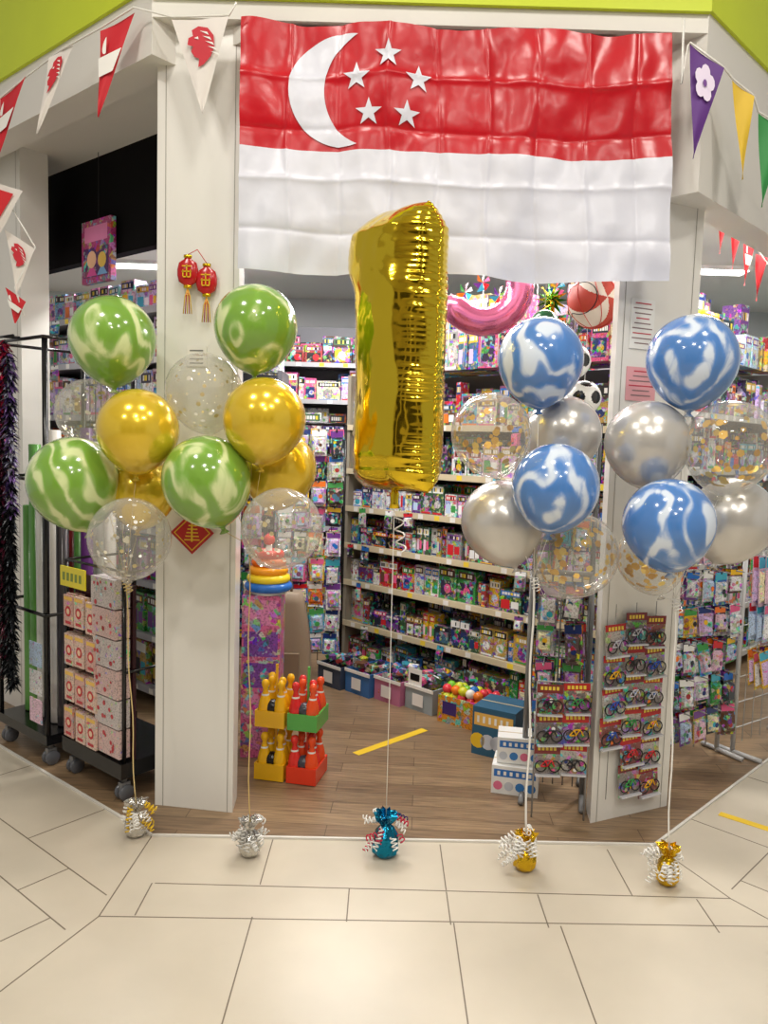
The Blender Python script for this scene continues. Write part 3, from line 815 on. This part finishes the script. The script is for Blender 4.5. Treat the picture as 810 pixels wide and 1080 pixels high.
def bike_pack(mb, x, zt, w, h):
    M0 = mb.M
    mb.M = M0 @ Matrix.Translation((x, 0, zt)) @ Matrix.Rotation(R.uniform(-.07, .07), 4, 'Y') @ Matrix.Rotation(R.uniform(-.10, 0), 4, 'X') @ Matrix.Translation((-x, 0, -zt))
    mb.box(x - w / 2, x + w / 2, -.004, -.002, zt - h, zt, R.choice([C(150, 140, 136), C(120, 112, 112), C(186, 178, 172), C(140, 80, 74)]), 1)
    mb.fq(x - w / 2, x + w / 2, zt - h * R.uniform(.2, .32), zt, -.005, R.choice([C(176, 30, 32), C(150, 26, 30), C(120, 40, 40)]), 0)
    for k in range(5): mb.fq(x - w * .36 + k * w * .15, x - w * .26 + k * w * .15, zt - h * .18, zt - h * .07, -.0056, C(236, 206, 70), 0)
    zc = zt - h * .66; r = h * .17
    for sx in (-1, 1):
        cx = x + sx * w * .26
        mb.tube([(cx + r * math.cos(a * math.pi / 7), -.014, zc + r * math.sin(a * math.pi / 7)) for a in range(14)], .0028, BLACK, 0, 5, True)
    col = R.choice([C(220, 40, 50), C(50, 90, 190), C(240, 180, 30), C(60, 160, 80), C(200, 200, 210), C(40, 40, 44)])
    A, B, Cc, D = (x - w * .26, -.014, zc), (x - w * .08, -.014, zc + r), (x + w * .16, -.014, zc + r * 1.1), (x + w * .26, -.014, zc)
    E = (x - w * .02, -.014, zc)
    for p, q in ((A, B), (B, Cc), (Cc, D), (B, E), (E, Cc), (A, E)): mb.tube([p, q], .003, col, 0, 5)
    mb.box(x - w * .47, x + w * .47, -.024, -.0045, zt - h * .97, zt - h * .92, C(200, 200, 206), 0)
    for k in range(2): mb.disc(x + w * R.uniform(-.35, .35), zt - h * R.uniform(.38, .85), h * .06, -.0135 + k * .001, R.choice(BRIGHT), 0, 8)
    mb.M = M0
a = Vector((.87, 2.99)); b = Vector((1.244, 3.165)); d = (b - a).normalized(); nrm = Vector((d.y, -d.x))
mb = MB()
for c in range(3):
    for r_ in range(6 - (c == 0) * 2): bike_pack(mb, .045 + c * .105, .88 - r_ * .125 - c * .02 - (c == 0) * .06, .108, .135)
for c in range(3): mb.tube([(.045 + c * .105, -.001, .90), (.045 + c * .105, -.001, .1)], .002, GREY, 0, 5)
p = a + nrm * .02 + d * .01
mb.build('toy_bicycle_pack_strip', [M_gloss, M_prints], loc=(p.x, p.y, 0), rz=math.atan2(d.y, d.x))
mb = MB()
for c in range(2):
    for r_ in range(3): bike_pack(mb, .05 + c * .105, .56 - r_ * .125 + .01 * c, .105, .13)
mb.tube([(0, 0, .57), (.21, 0, .57)], .004, GREY, 0, 5)
for xx in (0, .21): mb.tube([(xx, 0, 0), (xx, 0, .57)], .004, GREY, 0, 5)
mb.build('toy_bicycle_pack_strip', [M_gloss, M_prints], loc=(.64, 3.03, 0), rz=math.radians(-5))

# ---------------------------------------------------------------- floor bins
def gpt(x, y): return fr((-.265, 5.18), GA, x, y)
BINC = [C(60, 70, 90), C(60, 110, 170), C(190, 116, 150), C(150, 160, 165), C(70, 60, 60)]
for i, xx in enumerate((.24, .46, .68, .90)):
    x, y, _ = gpt(xx, -.42 + .03 * i)
    mb = MB(); w, dp, h = .205, .30, .14; c = BINC[i]
    mb.box(0, w, 0, dp, 0, .01, c)
    mb.box(0, w, 0, .008, .01, h, c); mb.box(0, w, dp - .008, dp, .01, h, c)
    mb.box(0, .008, .0081, dp - .0081, .01, h, c); mb.box(w - .008, w, .0081, dp - .0081, .01, h, c)
    mb.box(-.004, w + .004, -.006, -.0005, h - .015, h + .004, WHITE)
    mb.fq(.06, .14, .03, .10, -.0066, WHITE)
    if i == 3:
        mb.box(.02, .12, .0, .003, h + .004, h + .10, WHITE); mb.fq(.035, .105, h + .03, h + .07, -.001, BLACK)
    for k in range(40):
        M0 = Matrix.Translation((R.uniform(.03, w - .04), R.uniform(.03, dp - .04), .03 + R.uniform(0, .15))) @ Matrix.Rotation(R.uniform(0, 3), 4, 'Z') @ Matrix.Rotation(R.uniform(-.7, .7), 4, 'X')
        mb.M = M0; mb.box(-.03, .03, -.02, .02, -.01, .015, R.choice(BRIGHT + DARKP), 1); mb.M = Matrix.Identity(4)
    mb.build('toy_bin', [M_gloss, M_print], loc=(x, y, 0), rz=GA)
x, y, _ = gpt(1.17, -.36)
mb = MB(); w, dp, h = .27, .26, .15; c = C(216, 140, 34)
mb.box(0, w, 0, dp, 0, .01, c, 1)
mb.box(0, w, 0, .006, .01, h, c, 1); mb.box(0, w, dp - .006, dp, .01, h + .08, C(60, 60, 60), 1)
mb.box(0, .006, .0061, dp - .0061, .01, h, c, 1); mb.box(w - .006, w, .0061, dp - .0061, .01, h, c, 1)
mb.fq(.03, .12, .05, .12, -.001, C(60, 40, 110), 0)
for k in range(60):
    lay = k // 25
    mb.sphere(.035 + (k % 5) * .05 + R.uniform(-.006, .006), .035 + ((k // 5) % 5) * .045 + R.uniform(-.006, .006), .10 + lay * .042 + R.uniform(-.006, .006), .027, R.choice([C(210, 205, 40), C(120, 190, 50), C(40, 110, 190), C(230, 120, 30), C(220, 60, 70), C(235, 230, 220), C(200, 210, 60)]), 0, 12)
mb.build('ball_bin', [M_gloss, M_print], loc=(x, y, 0), rz=GA + .1)
def carton(loc, rz, w, d, h, col, band, name='toy_carton'):
    mb = MB(); mb.box(-w / 2, w / 2, 0, d, 0, h, col)
    mb.fq(-w / 2 + .01, w / 2 - .01, h * .62, h * .88, -.001, band)
    for k in range(6):
        q = -w / 2 + .025 + k * (w - .04) / 6
        mb.fq(q, q + .012, h * .68, h * .82, -.002, WHITE)
    for k in range(4): mb.disc(-w / 2 + w * (k + .6) / 4.2, h * .3, h * .16, -.0015, R.choice([C(230, 190, 40), C(50, 120, 190), C(225, 115, 150), C(190, 195, 205)]), 0)
    mb.box(-w / 2, w / 2, d * .48, d * .52, h, h + .001, C(200, 180, 140))
    mb.build(name, [M_col], loc=loc, rz=rz)
carton((.60, 3.22, 0), math.radians(-14), .20, .17, .125, C(230, 230, 228), C(40, 110, 190))
carton((.62, 3.25, .127), math.radians(-10), .19, .14, .115, C(230, 230, 228), C(40, 110, 190))
carton((.56, 3.62, 0), math.radians(-30), .22, .22, .24, C(40, 90, 120), C(226, 180, 90))

# ---------------------------------------------------------------- bowling pins, rings
mb = MB()
pin = [(.001, .165), (.009, .162), (.014, .152), (.014, .142), (.008, .128), (.010, .115), (.020, .085), (.025, .06), (.023, .03), (.015, 0), (.001, 0)]
pin = [(r * 1.25, z * 1.15) for r, z in pin]
tiers = [(.03, [C(232, 180, 20), C(228, 76, 30), C(216, 46, 40)]), (.27, [C(236, 180, 20), C(224, 80, 34), C(212, 40, 40)])]
for tz, cols in tiers:
    for sx, tc in ((-.075, C(228, 176, 30)), (.075, C(220, 60, 34) if tz < .1 else C(80, 160, 70))):
        mb.box(sx - .068, sx + .068, -.09, .09, tz - .028, tz - .012, tc)
        for yy in (-.09, .082): mb.box(sx - .068, sx + .068, yy, yy + .008, tz - .0119, tz + .045, tc)
        for k in (-1, 1): mb.box(sx + k * .064 - .004, sx + k * .064 + .004, -.0819, .0819, tz - .0119, tz + .045, tc)
        mb.box(sx - .005, sx + .005, -.005, .005, tz - .01, tz + .235, tc)
        mb.sphere(sx, -.05, tz + .055, .034, BLACK if sx < 0 else C(60, 60, 70), 0, 14)
    for i in range(4):
        for j in range(3):
            col = cols[0] if i < 2 else cols[1 if (i + j) % 2 else 2]
            t = .07 * math.sin(i * 3 + j * 2)
            mb.M = Matrix.Translation((-.108 + i * .072, -.055 + j * .055, tz - .011)) @ Matrix.Rotation(t, 4, 'Y')
            mb.lathe(pin, col, 0, 14)
            mb.lathe([(.0170, 0), (.0176, .004), (.0176, .010), (.0170, .014)], C(235, 235, 230), 0, 14, cz=.112)
            mb.M = Matrix.Identity(4)
mb.build('bowling_pin_set', [M_gloss], loc=(-.385, 3.36, .002), rz=math.radians(-12))
mb = MB()
mb.box(-.09, .09, -.08, .08, 0, .78, C(206, 96, 146), 1)
for k in range(5):
    mb.fq(-.08, .08, .04 + k * .15, .16 + k * .15, -.081, R.choice([C(230, 60, 140), C(120, 60, 160), C(216, 130, 180)]), 1)
mb.build('toy_display_stand', [M_gloss, M_print], loc=(-.56, 3.62, 0))
mb = MB()
mb.lathe([(.001, 0), (.085, 0), (.085, .012), (.02, .014), (.014, .26), (.001, .265)], C(230, 230, 225), 0, 24)
for k, c in enumerate([C(40, 110, 200), C(240, 210, 40), C(245, 160, 30), C(238, 110, 30), C(226, 50, 40)]):
    rr = .092 - k * .010
    mb.tube([(rr * math.cos(a * math.pi / 12), rr * math.sin(a * math.pi / 12), .035 + k * .038) for a in range(24)], .022, c, 0, 10, True)
mb.sphere(0, 0, .255, .028, C(226, 50, 40))
mb.build('stacking_rings_toy', [M_gloss], loc=(-.54, 3.62, .781))
mb = MB(); vs = []; fs = []
for j in range(13):
    q = j / 12; sx = .15 * (1 - .35 * q ** 3); sy = .09 * (1 - .3 * q ** 2); z = .42 * q
    if j == 0: sx *= .92; sy *= .92
    for i in range(24):
        a = 2 * math.pi * i / 24; ca, sa = math.cos(a), math.sin(a)
        vs.append((sx * math.copysign(abs(ca) ** .5, ca), sy * math.copysign(abs(sa) ** .5, sa), z))
for j in range(12):
    for i in range(24):
        k = (i + 1) % 24; fs.append((j * 24 + i, j * 24 + k, (j + 1) * 24 + k, (j + 1) * 24 + i))
fs.append(tuple(range(23, -1, -1))); fs.append(tuple(288 + i for i in range(24)))
mb.add(vs, fs, C(150, 132, 112), 0, True)
mb.tube([(-.05, 0, .41), (-.045, 0, .47), (.045, 0, .47), (.05, 0, .41)], .008, C(120, 100, 80), 0, 6)
mb.box(-.10, .10, -.105, -.085, .06, .22, C(136, 118, 98))
o = mb.build('backpack', [M_col], loc=(-.56, 4.22, 0)); o.scale = (1.2, 1.2, 1.6)

# ---------------------------------------------------------------- balls hanging by the column
mb = MB(); r = .112
bm = bmesh.new(); bmesh.ops.create_icosphere(bm, subdivisions=6, radius=r)
vsx = [tuple(v.co) for v in bm.verts]; fo = []; fww = []
for f in bm.faces:
    c = f.calc_center_median().normalized()
    k = math.atan2(c.z, c.x) + .6 * c.y
    (fww if math.sin(k * 3 + 2.2) > .1 else fo).append(tuple(v.index for v in f.verts))
bm.free()
mb.add(vsx, fo, C(188, 62, 44), 0, True); mb.add(vsx, fww, C(228, 216, 200), 0, True)
for s in (-1, 1):
    pts = []
    for k in range(36):
        a = k * math.pi / 18; xx = r * .62 - .25 * r * math.cos(2 * a); rr = math.sqrt(max(0, r * r - xx * xx))
        pts.append((s * xx, rr * math.cos(a), rr * math.sin(a)))
    mb.tube(pts, .0022, BLACK, 0, 5, True)
for k in range(8):
    a = k * math.pi / 4
    mb.tube([(0, 0, r * 1.35)] + [(1.02 * r * math.sin(t) * math.cos(a + .3 * t), 1.02 * r * math.sin(t) * math.sin(a + .3 * t), 1.02 * r * math.cos(t)) for t in [j * math.pi / 10 for j in range(1, 11)]], .0016, C(216, 60, 50), 0, 4)
mb.tube([(0, 0, r * 1.3), (.0, 0, 2.955 - 2.13)], .003, C(230, 60, 60), 0, 5)
o = mb.build('hanging_sports_ball', [M_col], loc=(.865, 3.32, 2.13)); o.rotation_euler = (0, 0, .2)
def soccer(loc, r=.085):
    g = (1 + 5 ** .5) / 2; I = [Vector(p).normalized() for p in [(0, 1, g), (0, -1, g), (0, 1, -g), (0, -1, -g), (1, g, 0), (-1, g, 0), (1, -g, 0), (-1, -g, 0), (g, 0, 1), (-g, 0, 1), (g, 0, -1), (-g, 0, -1)]]
    bm = bmesh.new(); bmesh.ops.create_icosphere(bm, subdivisions=5, radius=r)
    mb = MB(); vs = [tuple(v.co) for v in bm.verts]
    fb = []; fw_ = []
    for f in bm.faces:
        c = f.calc_center_median().normalized()
        (fb if max(c.dot(i) for i in I) > .93 else fw_).append(tuple(v.index for v in f.verts))
    bm.free()
    mb.add(vs, fw_, C(226, 226, 222), 0, True); mb.add(vs, fb, BLACK, 0, True)
    mb.tube([(0, 0, r), (0, 0, 2.955 - loc[2])], .0015, WHITE, 0, 5)
    return mb.build('soccer_ball', [M_gloss], loc=loc)
soccer((.79, 3.34, 1.88), .075)
soccer((.86, 3.40, 1.73), .075)
mb = MB(); r = .06
mb.sphere(0, 0, 0, r, C(40, 100, 60), 0, 20); mb.tube([(r * math.cos(k * math.pi / 12), 0, r * math.sin(k * math.pi / 12)) for k in range(24)], .002, WHITE, 0, 5, True)
mb.tube([(0, 0, r), (0, 0, 2.955 - 2.05)], .0015, WHITE, 0, 5)
mb.build('toy_ball', [M_gloss], loc=(.68, 3.44, 2.05))

mb = MB()
pts = []
for k in range(40):
    a = math.radians(-160 + k * 290 / 39)
    pts.append((.19 * math.cos(a), 0, .19 * math.sin(a)))
pts += [(-.05, 0, .22), (-.12, 0, .32), (-.10, 0, .42), (.02, 0, .46)]
mb.tube(pts, .055, C(225, 120, 165), 0, 18, rf=lambda t: (.074 + .002 * math.sin(t * 160)) * (min(1, t * 12 + .35)) * (min(1, (1 - t) * 12 + .3)))
mb.build('number_foil_balloon', [mat_plain('pink_foil', C(222, 120, 160), .2, .75)], loc=(.485, 4.1, 2.345))
mb = MB()
for k in range(14):
    a = k * 2 * math.pi / 14
    mb.add([(0, 0, 0), (.02 * math.cos(a + .6), -.01, .02 * math.sin(a + .6)), (.09 * math.cos(a), 0, .09 * math.sin(a)), (.02 * math.cos(a - .6), .01, .02 * math.sin(a - .6))], [(0, 1, 2, 3)], GOLDC if k % 2 else C(60, 130, 60), 0)
mb.tube([(0, 0, -.25), (0, 0, 0)], .006, GOLDC, 0, 6)
mb.build('foil_pinwheel', [M_metalcol], loc=(.82, 4.0, 2.26))
mb = MB()
for i in range(9):
    x0 = -.35 + i * .12; z0 = .05 * math.sin(i * 2.1)
    for k in range(6):
        a = k * math.pi / 3
        mb.add([(x0, 0, z0), (x0 + .06 * math.cos(a), -.01, z0 + .06 * math.sin(a)), (x0 + .045 * math.cos(a + .7), .01, z0 + .045 * math.sin(a + .7))], [(0, 1, 2)], BRIGHT[(k + i) % 9], 0)
    mb.tube([(x0, .01, z0), (x0, .01, -.42)], .003, WHITE, 0, 5)
mb.build('pinwheel_display', [M_gloss], loc=(.42, 4.50, 2.38), rz=GA)

# ---------------------------------------------------------------- left racks
def caster(mb, x, y):
    mb.tube([(x, y, .105), (x, y, .075)], .012, C(120, 120, 120), 1, 8)
    mb.box(x - .014, x + .014, y - .02, y + .02, .045, .078, C(120, 120, 122), 1)
    for s in (-1, 1):
        M = Matrix.Rotation(math.pi / 2, 4, 'Y')
        mb.lathe([(.001, -.008), (.030, -.008), (.034, -.004), (.034, .004), (.030, .008), (.001, .008)], C(90, 92, 98), 1, 18, x + s * .016, y, .034, M=M)
mb = MB(); X0, X1, Y0, Y1 = -1.32, -.84, .02, .48
for x in (X0 + .04, X1 - .04):
    for y in (Y0 + .04, Y1 - .04): caster(mb, x, y)
mb.box(X0, X1, Y0, Y1, .105, .15, BLACK, 1)
for x in (X0 + .012, X1 - .012):
    for y in (Y0 + .012, Y1 - .012): mb.tube([(x, y, .15), (x, y, 1.92)], .013, BLACK, 1, 8)
for z in (.7, 1.3, 1.92):
    for (a, b) in (((X0, Y0), (X1, Y0)), ((X1, Y0), (X1, Y1)), ((X1, Y1), (X0, Y1)), ((X0, Y1), (X0, Y0))): mb.tube([(a[0], a[1], z), (b[0], b[1], z)], .008, BLACK, 1, 6)
for k in range(1, 9): mb.tube([(X0 + (X1 - X0) * k / 9, Y1, .15), (X0 + (X1 - X0) * k / 9, Y1, 1.92)], .003, BLACK, 1, 5)
cols = [C(90, 40, 110), C(50, 120, 56), C(216, 212, 206), C(160, 50, 54), C(160, 130, 166), C(100, 160, 80), C(210, 176, 186), C(226, 226, 220), C(60, 40, 90), C(60, 56, 60)]
for i in range(6):
    for j in range(3):
        x = X0 + .09 + i * .063; y = Y0 + .12 + j * .12; hh = 1.1 + R.uniform(-.2, .35)
        mb.lathe([(.012, .16), (.026, .152), (.028, .16), (.028, .15 + hh), (.024, .152 + hh), (.010, .15 + hh), (.010, .13 + hh)], R.choice(cols), 1, 14, x, y)
for k in range(3): mb.box(X1 - .13, X1 - .02, Y0 - .012, Y0 - .008, .2 + k * .13, .31 + k * .13, R.choice(PALE), 0)
mb.build('wrapping_roll_rack', [M_printw, M_gloss], loc=(LO[0], LO[1], 0), rz=LA)
mb = MB()
for (gx, gy, zt, zb, cl) in ((-1.03, -.06, 1.90, 1.50, [C(130, 26, 50), C(70, 30, 90), C(200, 44, 80), BLACK]), (-.97, -.065, 1.84, 1.15, [BLACK, C(50, 36, 80), C(120, 90, 150), C(170, 170, 190)]),
                           (-1.04, -.065, 1.60, .42, [BLACK, C(24, 26, 28), C(90, 30, 50)]), (-.98, -.065, 1.20, .36, [BLACK, C(24, 26, 28), C(40, 44, 48)]), (-1.09, -.06, 1.75, .7, [BLACK, BLACK, C(150, 30, 54)])):
    mb.tube([(gx, gy, zt), (gx, gy, zb)], .005, BLACK, 0, 5)
    z = zt
    while z > zb:
        for q in range(13):
            a = R.uniform(0, 6.28); l = R.uniform(.02, .055); zz = z + R.uniform(-.01, .01); dz = R.uniform(-.045, -.005)
            ca, sa = math.cos(a), math.sin(a) * .8
            mb.add([(gx, gy, zz), (gx + ca * l * .5 - sa * .008, gy + sa * l * .5 + ca * .008, zz + dz * .3), (gx + ca * l, gy + sa * l, zz + dz), (gx + ca * l * .5 + sa * .008, gy + sa * l * .5 - ca * .008, zz + dz * .3)], [(0, 1, 2, 3)], R.choice(cl), 0)
        z -= .012
mb.tube([(-1.13, -.06, 1.92), (-.94, -.06, 1.92)], .006, BLACK, 0, 5)
mb.tube([(-1.03, -.06, 1.92), (-1.03, .01, 1.925)], .006, BLACK, 0, 5)
mb.build('tinsel_garland', [mat_plain('tinsel_foil', None, .3, .4)], loc=(LO[0], LO[1], 0), rz=LA)
mb = MB(); X0, X1, Y0, Y1 = -.76, -.29, .05, .40
for x in (X0 + .04, X1 - .04):
    for y in (Y0 + .04, Y1 - .04): caster(mb, x, y)
mb.box(X0, X1, Y0, Y1, .105, .17, BLACK, 1)
mb.box(X0 + .01, X1 - .01, Y0 + .06, Y0 + .075, .17, .90, C(60, 30, 34), 1)
for x in (X0 + .01, X1 - .01):
    for y in (Y0 + .02, Y1 - .02): mb.tube([(x, y, .17), (x, y, .96)], .009, BLACK, 1, 8)
for z in (.55, .96):
    mb.tube([(X0, Y0 + .02, z), (X1, Y0 + .02, z)], .006, BLACK, 1, 6)
    for x in (X0, X1): mb.tube([(x, Y0 + .02, z), (x, Y1 - .02, z)], .006, BLACK, 1, 6)
for c in range(3):
    for r_ in range(4):
        for l in range(4):
            x = X0 + .045 + c * .088 + R.uniform(-.006, .006); zt = .82 - r_ * .165 - R.uniform(0, .014); y = Y0 + .045 - l * .016
            mb.box(x, x + .076, y - .010, y, zt - .135, zt, C(226, 196, 180) if (c + r_) % 3 else C(214, 170, 160), 0)
            mb.disc(x + .038, zt - .07, .024, y - .0106, C(190, 40, 50), 1)
            mb.disc(x + .038, zt - .07, .013, y - .0112, C(236, 200, 170), 1)
            mb.fq(x + .005, x + .071, zt - .022, zt - .006, y - .0106, C(235, 190, 90), 1)
            mb.fq(x + .015, x + .061, zt - .125, zt - .112, y - .0106, C(190, 50, 60), 1)
mb.box(X0 + .05, X0 + .25, Y0 - .03, Y0 - .024, .86, .945, C(226, 210, 40), 1)
for k in range(5): mb.fq(X0 + .07 + k * .033, X0 + .09 + k * .033, .885, .92, Y0 - .0306, C(120, 140, 40), 1)
for k in range(6):
    zt = .93 - k * .125
    mb.box(X1 - .19, X1 - .015, Y0 - .02 + .004 * k, Y0 + .05, zt - .118, zt, C(206, 196, 194) if k % 2 == 0 else C(216, 186, 182), 0)
    for q in range(7):
        mb.disc(X1 - .105 + R.uniform(-.075, .075), zt - .06 + R.uniform(-.045, .045), R.uniform(.006, .011), Y0 - .0215 + .004 * k, C(190, 60, 70), 1, 8)
mb.build('red_packet_stand', [M_printw, M_gloss, M_col], loc=(LO[0], LO[1], 0), rz=LA)

mb = MB()
mb.tube([(.0, 0, .3), (-.03, 0, .15), (0, 0, 0), (-.02, 0, -.12)], .05, WHITE, 0, 14, rf=lambda t: .02 + .045 * math.sin(math.pi * min(1, max(0, t))) + .01 * math.sin(t * 25))
mb.tube([(0, 0, .3), (0, 0, .41)], .0015, WHITE, 0, 4)
x, y, _ = FL(-1.93, .54)
mb.build('foil_letter_balloon', [mat_plain('magenta_foil', C(200, 40, 100), .25, .8)], loc=(x, y, 2.55))

mb = MB(); strip(mb, (-.103, 3.617), (.251, 3.968), .045, 0, .0012, C(228, 190, 30))
mb.build('floor_tape', [M_col])
mb = MB(); strip(mb, (1.45, 3.12), (1.65, 2.95), .04, -.0059, -.0045, C(228, 190, 30))
mb.build('floor_tape', [M_col])

# ---------------------------------------------------------------- lights
def tube_lamp(x, y, L, rz, e=42):
    mb = MB(); mb.box(-L / 2, L / 2, -.10, .10, 0, .03, C(230, 230, 230), 0); mb.box(-L / 2 + .02, L / 2 - .02, -.08, .08, -.006, -.0001, WHITE, 1)
    o = mb.build('ceiling_lamp', [M_col, M_lamp], loc=(x, y, 2.93), rz=rz)
    l = bpy.data.lights.new('lamp_light', 'AREA'); l.shape = 'RECTANGLE'; l.size = L; l.size_y = .25; l.energy = e; l.color = (1, .98, .95)
    lo = bpy.data.objects.new('lamp_light', l); sc.collection.objects.link(lo); lo.location = (0, 0, -.02); lo.parent = o
for (x, y, rz) in ((-.2, 3.9, GA), (.9, 4.6, 0), (-1.3, 4.6, LA), (2.0, 4.4, RA), (0, 5.7, 0), (-2.0, 6.6, 0), (2.2, 6.2, 0)):
    tube_lamp(x, y, 1.2, rz, 30 if x == -.2 else 44)
def mall_lamp(x, y, e, s=.4):
    mb = MB(); mb.lathe([(.001, .02), (s * .55, .02), (s * .58, 0), (s * .5, -.01), (s * .5, .0)], C(235, 235, 235), 0, 28); mb.lathe([(.001, .002), (s * .5, .002)], WHITE, 1, 28)
    o = mb.build('mall_downlight', [M_col, M_lamp], loc=(x, y, 4.27))
    l = bpy.data.lights.new('downlight', 'AREA'); l.shape = 'DISK'; l.size = s; l.energy = e; l.color = (1, .95, .87)
    lo = bpy.data.objects.new('downlight', l); sc.collection.objects.link(lo); lo.location = (0, 0, -.03); lo.parent = o
for (x, y, e) in ((-1.6, 1.2, 30), (0, 1.5, 22), (1.6, 1.2, 30), (-2.6, -1.2, 40), (-.2, -.9, 44), (1.65, -.9, 44), (.6, -2.6, 44)):
    mall_lamp(x, y, e)
w = bpy.data.worlds.new('World'); sc.world = w; w.use_nodes = True
w.node_tree.nodes['Background'].inputs['Color'].default_value = (1, .97, .93, 1)
w.node_tree.nodes['Background'].inputs['Strength'].default_value = 0.40

# ---------------------------------------------------------------- camera
cam = bpy.data.cameras.new('camera'); co = bpy.data.objects.new('camera', cam); sc.collection.objects.link(co)
cam.sensor_width = 36; cam.sensor_fit = 'AUTO'; cam.lens = 36 * 811 / 1080.0; cam.clip_start = .05
co.matrix_world = Matrix.Translation((0, 0, 1.5)) @ Matrix.Rotation(math.radians(85), 4, 'X') @ Matrix.Rotation(math.radians(1.7), 4, 'Z')
sc.camera = co
